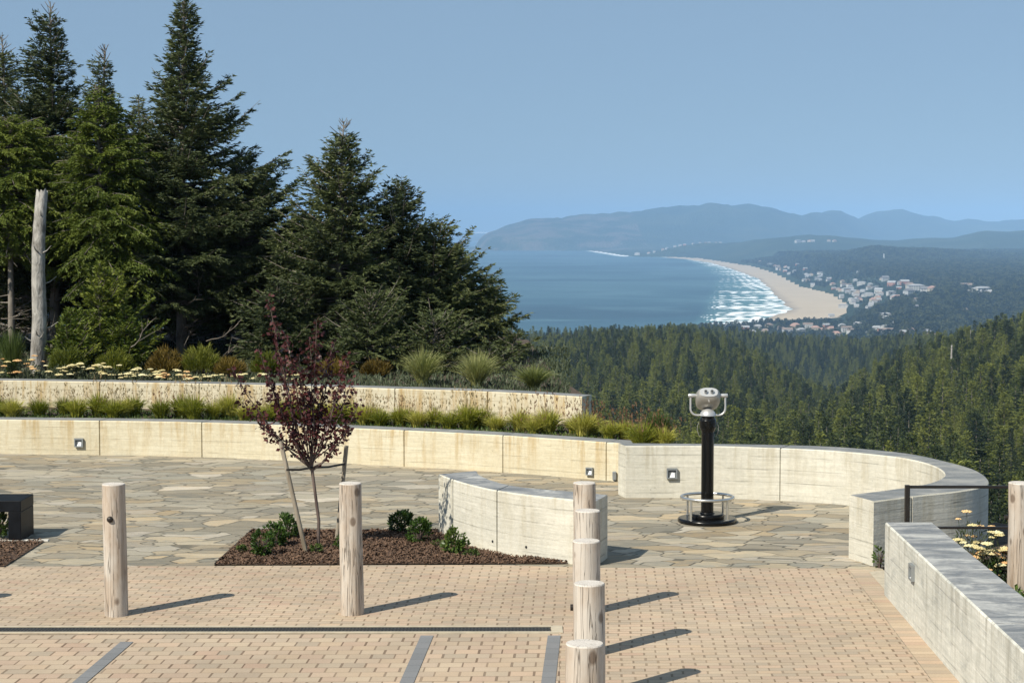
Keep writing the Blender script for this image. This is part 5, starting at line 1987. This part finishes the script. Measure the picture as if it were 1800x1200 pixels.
# jittered polar rows so spacing stays even
Yr = 62.0
while Yr < 1520:
    sp = 4.9 + 1.0 * min(1, Yr / 400)
    n = int(0.84 * Yr / sp)
    tx = (np.arange(n) + g.random(n)) / n * 0.84 - 0.42
    yy = Yr + g.uniform(-0.45, 0.45, n) * sp
    pts.append(np.stack([tx * yy, yy], 1))
    Yr += sp * 0.95
pts = np.concatenate(pts)
pxp = 900 + F * pts[:, 0] / pts[:, 1]
keep = ((pts[:, 1] > 62) & (pxp > 980)) | ((pts[:, 1] > 180) & (pxp > 500)) | ((pts[:, 1] > 500) & (pxp > 100))
dens = vnoise(pts[:, 0] / 30, pts[:, 1] / 30, 6)
keep &= g.random(len(pts)) < (0.55 + 0.9 * dens)
pts = pts[keep]
can = canopy_near(pts[:, 0], pts[:, 1])
gz = ground(pts[:, 0], pts[:, 1])
hts = np.maximum(can - gz, 3.0) * (0.72 + 0.62 * g.random(len(pts)) ** 1.3) + 3.0 * (vnoise(pts[:, 0] / 45, pts[:, 1] / 45, 12) - 0.5)
scl = hts / 12.0
pxp = 900 + F * pts[:, 0] / pts[:, 1]
topy = 400 + (CZ - (gz + hts)) / pts[:, 1] * F
size = scl / pts[:, 1]
vis = (pxp > 1040) & (pxp < 1830) & (topy < np.interp(pxp, [1040, 1400, 1560, 1735, 1760, 1830], [770, 786, 800, 850, 880, 900]))
vis &= (topy > 540)
# nearer trees hide those right behind: prefer nearest
idx = np.where(vis)[0]
idx = idx[np.argsort(-size[idx])][:285]
ind = np.zeros(len(pts), bool)
ind[idx] = True
GF = "conifers nearest the terrace in the valley forest"
roots = []
for j, i in enumerate(idx):
    k_ = int(g.integers(0, 7))
    t = empty("valley_conifer", (float(pts[i, 0]), float(pts[i, 1]), float(gz[i]) - 0.2), float(g.random() * 6.28), float(scl[i]))
    sx = float(g.uniform(0.85, 1.25))
    t.scale = (float(scl[i]) * sx * 1.05, float(scl[i]) * sx * 1.05, float(scl[i]))
    right = pxp[i] > 1500
    tag(t, "green conifer in the dense forest slope beyond the curved wall, " + ("toward the right side" if right else "left of the valley fold"), "tree", GF + (" on the right slope" if right else " left of the fold"))
    addmesh("crown", VAR[k_][0], t)
    addmesh("trunk", VAR[k_][1], t)


def instancer(name, XYZ, scl_, seed, label, pool_):
    g = np.random.default_rng(seed)
    me = bpy.data.meshes.new(name)
    n = len(XYZ)
    me.vertices.add(n)
    me.vertices.foreach_set("co", np.asarray(XYZ, np.float32).ravel())
    a = me.attributes.new("scl", 'FLOAT_VECTOR', 'POINT')
    sx = g.uniform(0.85, 1.25, n)
    a.data.foreach_set("vector", np.stack([scl_ * sx, scl_ * sx, scl_], 1).astype(np.float32).ravel())
    a = me.attributes.new("rotz", 'FLOAT', 'POINT')
    a.data.foreach_set("value", (g.random(n) * 6.28).astype(np.float32))
    a = me.attributes.new("kind_id", 'INT', 'POINT')
    a.data.foreach_set("value", g.integers(0, len(pool_.objects), n).astype(np.int32))
    me.update()
    o = addmesh(name, me)
    ng = bpy.data.node_groups.new(name, 'GeometryNodeTree')
    ng.interface.new_socket("Geometry", in_out='INPUT', socket_type='NodeSocketGeometry')
    ng.interface.new_socket("Geometry", in_out='OUTPUT', socket_type='NodeSocketGeometry')
    N = ng.nodes
    gi, go = N.new("NodeGroupInput"), N.new("NodeGroupOutput")
    iop = N.new("GeometryNodeInstanceOnPoints")
    ci = N.new("GeometryNodeCollectionInfo")
    ci.inputs["Collection"].default_value = pool_
    ci.inputs["Separate Children"].default_value = True
    ci.inputs["Reset Children"].default_value = True
    def attr(nm, tp):
        q = N.new("GeometryNodeInputNamedAttribute")
        q.data_type = tp
        q.inputs[0].default_value = nm
        return [s for s in q.outputs if s.enabled and s.name == "Attribute"][0]
    L_ = ng.links
    m2p = N.new("GeometryNodeMeshToPoints")
    L_.new(gi.outputs[0], m2p.inputs["Mesh"])
    L_.new(m2p.outputs[0], iop.inputs["Points"])
    L_.new(ci.outputs[0], iop.inputs["Instance"])
    iop.inputs["Pick Instance"].default_value = True
    L_.new(attr("kind_id", 'INT'), iop.inputs["Instance Index"])
    cx = N.new("ShaderNodeCombineXYZ")
    L_.new(attr("rotz", 'FLOAT'), cx.inputs[2])
    L_.new(cx.outputs[0], iop.inputs["Rotation"])
    L_.new(attr("scl", 'FLOAT_VECTOR'), iop.inputs["Scale"])
    L_.new(iop.outputs[0], go.inputs[0])
    md = o.modifiers.new("scatter", 'NODES')
    md.node_group = ng
    struct(o, "stuff")
    tag(o, label, "forest")
    return o


r_ = ~ind
instancer("valley_forest", np.stack([pts[r_, 0], pts[r_, 1], gz[r_] - 0.2], 1), scl[r_], 1, "dense mixed conifer forest filling the valley between the terrace and the sea", pool)

g = np.random.default_rng(91)
hs = []


def hit(px, py):
    d = ray(px, py)
    Ys_ = np.linspace(1900, 11500, 1200)
    zz = CZ + d[2] / d[1] * Ys_
    gg = ground(d[0] / d[1] * Ys_, Ys_)
    k_ = np.where(zz < gg)[0]
    y_ = Ys_[k_[0]] if len(k_) else 9000.0
    return (d[0] / d[1] * y_, float(y_))


for _ in range(66):
    py = g.uniform(470, 556)
    Y = 490240.0 / (py - 400)
    X, Y = hit(900 + F * upperX(Y) / Y + g.uniform(1, 75) * (py - 400) / 130, py - g.uniform(1, 20) * (py - 400) / 130)
    hs.append((X, Y, "behind the beach", float(np.interp(Y, [3000, 6500], [0.66, 1.0]))))
for _ in range(40):
    px, py = g.normal(1540, 80), g.normal(534, 27)
    px = 1455 + abs(px - 1455)
    X, Y = hit(px, py)
    hs.append((X, Y, "among trees inland of the beach", 0.7))
for px, py in ((1310, 582), (1322, 590), (1332, 580), (1345, 588), (1352, 578), (1372, 583), (1384, 588), (1394, 580), (1408, 586), (1420, 579), (1433, 582), (1446, 586), (1452, 578), (1462, 583), (1470, 592), (1488, 585), (1498, 590), (1512, 584), (1525, 578),
               (1540, 583), (1560, 590), (1571, 575), (1590, 592), (1602, 588), (1628, 590), (1636, 596), (1652, 600), (1398, 577), (1480, 578), (1508, 575), (1533, 592)):
    X, Y = hit(px, py - 2)
    hs.append((X, Y, "just beyond the near forest edge", 0.8))
for px, py in ((1568, 502), (1590, 500), (1600, 506), (1545, 515), (1556, 494), (1625, 514), (1640, 512), (1700, 510), (1730, 514), (1724, 518), (1733, 520), (1610, 512), (1578, 528), (1598, 518)):
    X, Y = hit(px, py)
    hs.append((X, Y, "scattered in the inland woods", 1.25))
for px, py in ((1402, 438), (1412, 436), (1422, 434), (1456, 430), (1466, 430), (1428, 436)):
    Y = 8600.0
    hs.append(((px - 900) / F * Y, Y, "on the far wooded hillside", 1.2))
for px, py in ((1165, 440), (1172, 437), (1195, 441), (1203, 442), (1230, 441), (1240, 440), (1246, 441), (1258, 441), (1266, 441), (1218, 445), (1186, 446), (1150, 444), (1140, 445), (1120, 446), (1285, 447)):
    Y = 9700.0
    hs.append(((px - 900) / F * Y, Y, "on the far shore at the head of the bay", 1.1))

# far woods round the town and on the hills behind it
pool2 = bpy.data.collections.new("far_tree_kinds")
for i in range(4):
    cr, wd = conifer(950 + i, 12.0, 4.6, 0.5, ROUND if i % 2 else FULL, 40, 0, 45, 0.1, 0.1, 0.9, 0.4, 0.6, 1.7, 0.55, 0.1, 0.2, wood=False, sides=4, cross=2, sec_cap=2.5)
    o = bpy.data.objects.new("far_tree_kind_%d" % i, npmesh("far_tree", cr[0], cr[1], [M['farwood']]))
    pool2.objects.link(o)
g = np.random.default_rng(43)
n = 115000
Yf = np.sqrt(1480.0 ** 2 + g.random(n) * (7600.0 ** 2 - 1480.0 ** 2))
tf_ = g.uniform(-0.06, 0.335, n)
Xf = tf_ * Yf
pxf = 900 + F * tf_
s_ = Xf - coastX(Yf)
land = (s_ > 20) & ~((Yf > 2860) & (Xf < upperX(Yf) + 8))
town = (Yf > 2700) & (Yf < 6200) & (Xf < upperX(Yf) + 300)
clear = vnoise(Xf / 90, Yf / 140, 31)
hX, hY = np.array([h_[0] for h_ in hs]), np.array([h_[1] for h_ in hs])
clearing = np.zeros(n, bool)
for hx_, hy_ in zip(hX, hY):
    dy_ = hy_ - Yf
    clearing |= (dy_ > -14) & (dy_ < 75) & (np.abs(Xf - hx_ * Yf / hy_) < 11 * np.interp(hy_, [3000, 9000], [1, 2]))
land &= ~(clearing & (g.random(n) < 0.85))
landk = land & ((~town) | (g.random(n) < np.where(Xf < upperX(Yf) + 150, 0.35, np.where(clear > 0.45, 0.8, 0.45)) + 0.5 * (Yf < 2800)))
Xf, Yf = Xf[landk], Yf[landk]
zf_ = ground(Xf, Yf)
ok = zf_ > SEA + 0.5
Xf, Yf, zf_ = Xf[ok], Yf[ok], zf_[ok]
inb = (Xf < upperX(Yf) + 150) & (Yf > 2950)
lowz = (Yf < 3200) & (900 + F * Xf / Yf < 1500)
sf = np.where(lowz, 0.62, 1.0) * np.where(inb, 0.42, 1.0) * (0.75 + 0.6 * g.random(len(Xf))) * np.interp(Yf, [1500, 3000, 4500, 7600], [0.95, 0.8, 1.0, 1.5])
instancer("far_forest", np.stack([Xf, Yf, zf_ - 0.3], 1), sf, 2, "distant dark woods around and beyond the seaside town", pool2)

# white dead trees standing in the valley forest
for (bp, tp, D, r0, lab) in (((1673, 640), (1673, 606), 455, 0.32, "white dead tree standing out of the forest at right"), ((1707, 604), (1706, 580), 560, 0.26, "smaller white dead tree near the top of the right forest slope")):
    x, _, zb = atY(bp[0], bp[1], D)
    snag(bp, tp, D, r0, r0 * 0.6, lab, zb - 6, seed=int(D), stubs=12)

# ------------------------------------------------------------------ the seaside town
WALLC = {"white": (0.40, 0.40, 0.39), "grey": (0.33, 0.34, 0.34), "tan": (0.38, 0.34, 0.27), "red-brown": (0.34, 0.17, 0.12)}
ROOFC = {"pale grey": (0.29, 0.295, 0.30), "dark grey": (0.15, 0.15, 0.155), "brown": (0.22, 0.17, 0.14), "reddish": (0.33, 0.21, 0.17)}
WM = {k_: simple("house_wall_" + k_, c, 0.85, var=0.1, sc=0.3) for k_, c in WALLC.items()}
RM = {k_: simple("house_roof_" + k_, c, 0.85, var=0.12, sc=0.3) for k_, c in ROOFC.items()}
M['pane'] = simple("dark_window_glass", (0.03, 0.035, 0.04), 0.2, spec=0.6)


def house_meshes(w, d, h, rh, wc, rc, hip=False):
    b = MB()
    b.box((0, 0, h / 2 - 2), (w, d, h + 4))
    if not hip:
        for sx in (-1, 1):
            b.add([(sx * w / 2, -d / 2, h), (sx * w / 2, d / 2, h), (sx * w / 2, 0, h + rh)], [(0, 1, 2) if sx > 0 else (0, 2, 1)])
    wall_ = b.mesh("wall", WM[wc])
    b = MB()
    e = 0.6
    i_ = w * 0.3 if hip else 0
    zt = h + rh + 0.25
    ze = h - 0.25
    A = [(-w / 2 - e, -d / 2 - e, ze), (w / 2 + e, -d / 2 - e, ze), (w / 2 + e, d / 2 + e, ze), (-w / 2 - e, d / 2 + e, ze), (-w / 2 - e + i_, 0, zt), (w / 2 + e - i_, 0, zt)]
    b.add(A, [(0, 1, 5, 4), (2, 3, 4, 5), (0, 4, 3), (1, 2, 5), (3, 2, 1, 0)])
    roof_ = b.mesh("roof", RM[rc])
    b = MB()
    nw = max(2, int(w / 3.5))
    for fl in range(max(1, int(h / 3))):
        for k_ in range(nw):
            b.box((-w / 2 + w * (k_ + 0.5) / nw, -d / 2 - 0.05, 1.6 + fl * 2.9), (1.5, 0.12, 1.3))
    win_ = b.mesh("windows", M['pane'])
    return wall_, roof_, win_


HM = []
combos = [("white", "pale grey", 13, 9, 5.5, 2.6, False), ("white", "dark grey", 11, 9, 6, 3, False), ("grey", "pale grey", 14, 9, 5.5, 2.5, True), ("tan", "brown", 13, 9, 5.5, 3, True),
          ("white", "brown", 18, 10, 8, 2.2, False), ("tan", "reddish", 15, 10, 5, 3, True), ("grey", "dark grey", 12, 9, 6.5, 3, False), ("white", "pale grey", 26, 11, 9, 2.0, True), ("red-brown", "pale grey", 14, 9, 5.5, 2.6, False)]
for wc, rc, w, d, h, rh, hip in combos:
    HM.append((house_meshes(w, d, h, rh, wc, rc, hip), wc, rc))
for X, Y, where, sc_ in hs:
    k_ = int(g.choice([0, 0, 1, 2, 2, 3, 4, 5, 6, 7, 8]))
    if "near forest" in where:
        k_ = int(g.choice([0, 2, 3, 5, 5, 8, 4]))
    (wm_, rm_, nm_), wc, rc = HM[k_]
    z = ground1(X, Y)
    if z < SEA + 1:
        z = SEA + 3
    t = empty("house", (float(X), float(Y), z), float(g.normal(0.1, 0.35)), sc_)
    tag(t, "%s house, %s roof, %s" % (wc, rc, where), "house", "%s houses with %s roofs %s" % (wc, rc, where))
    addmesh("wall", wm_, t)
    addmesh("roof", rm_, t)
    if Y < 5000:
        addmesh("windows", nm_, t)

# tall white mast on the wooded hill
mx, my = (1553 - 900) / F * 5600, 5600.0
_, _, mz0 = atY(1553, 470, my)
_, _, mz1 = atY(1553, 446, my)
t = empty("radio_mast", (mx, my, mz0 - 12))
tag(t, "thin white lattice mast standing on the wooded hill behind the town", "mast")
b = MB()
Hm = mz1 - mz0 + 12
for a in range(3):
    c_, s_ = math.cos(a * 2.094), math.sin(a * 2.094)
    b.tube([(c_ * 3.4, s_ * 3.4, 0), (c_ * 1.0, s_ * 1.0, Hm)], [0.8, 0.55], 6)
for k_ in range(10):
    z0_, z1_ = Hm * k_ / 10, Hm * (k_ + 1) / 10
    for a in range(3):
        r0_, r1_ = 3.4 - 2.4 * k_ / 10, 3.4 - 2.4 * (k_ + 1) / 10
        a2 = a + 1
        b.tube([(math.cos(a * 2.094) * r0_, math.sin(a * 2.094) * r0_, z0_), (math.cos(a2 * 2.094) * r1_, math.sin(a2 * 2.094) * r1_, z1_)], 0.3, 4)
b.build("lattice", M['lens'], t)

# ------------------------------------------------------------------ haze
def haze():
    b = MB()
    b.box((0, 13500, 60), (64000, 33000, 500))
    m = bpy.data.materials.new("haze_air")
    m.use_nodes = True
    nt = m.node_tree
    nt.nodes.remove(nt.nodes["Principled BSDF"])
    pv = nt.nodes.new("ShaderNodeVolumePrincipled")
    pv.inputs["Color"].default_value = HAZE_COL
    pv.inputs["Density"].default_value = HAZE_D
    pv.inputs["Anisotropy"].default_value = -0.38
    nt.links.new(pv.outputs[0], nt.nodes["Material Output"].inputs["Volume"])
    o = b.build("haze", m)
    o["kind"] = "stuff"
    o["label"] = "pale blue sea haze in the air between the terrace and the mountains"
    o["category"] = "haze"


HAZE_COL = (0.36, 0.625, 1.0, 1)
HAZE_D = 0.78e-4
haze()
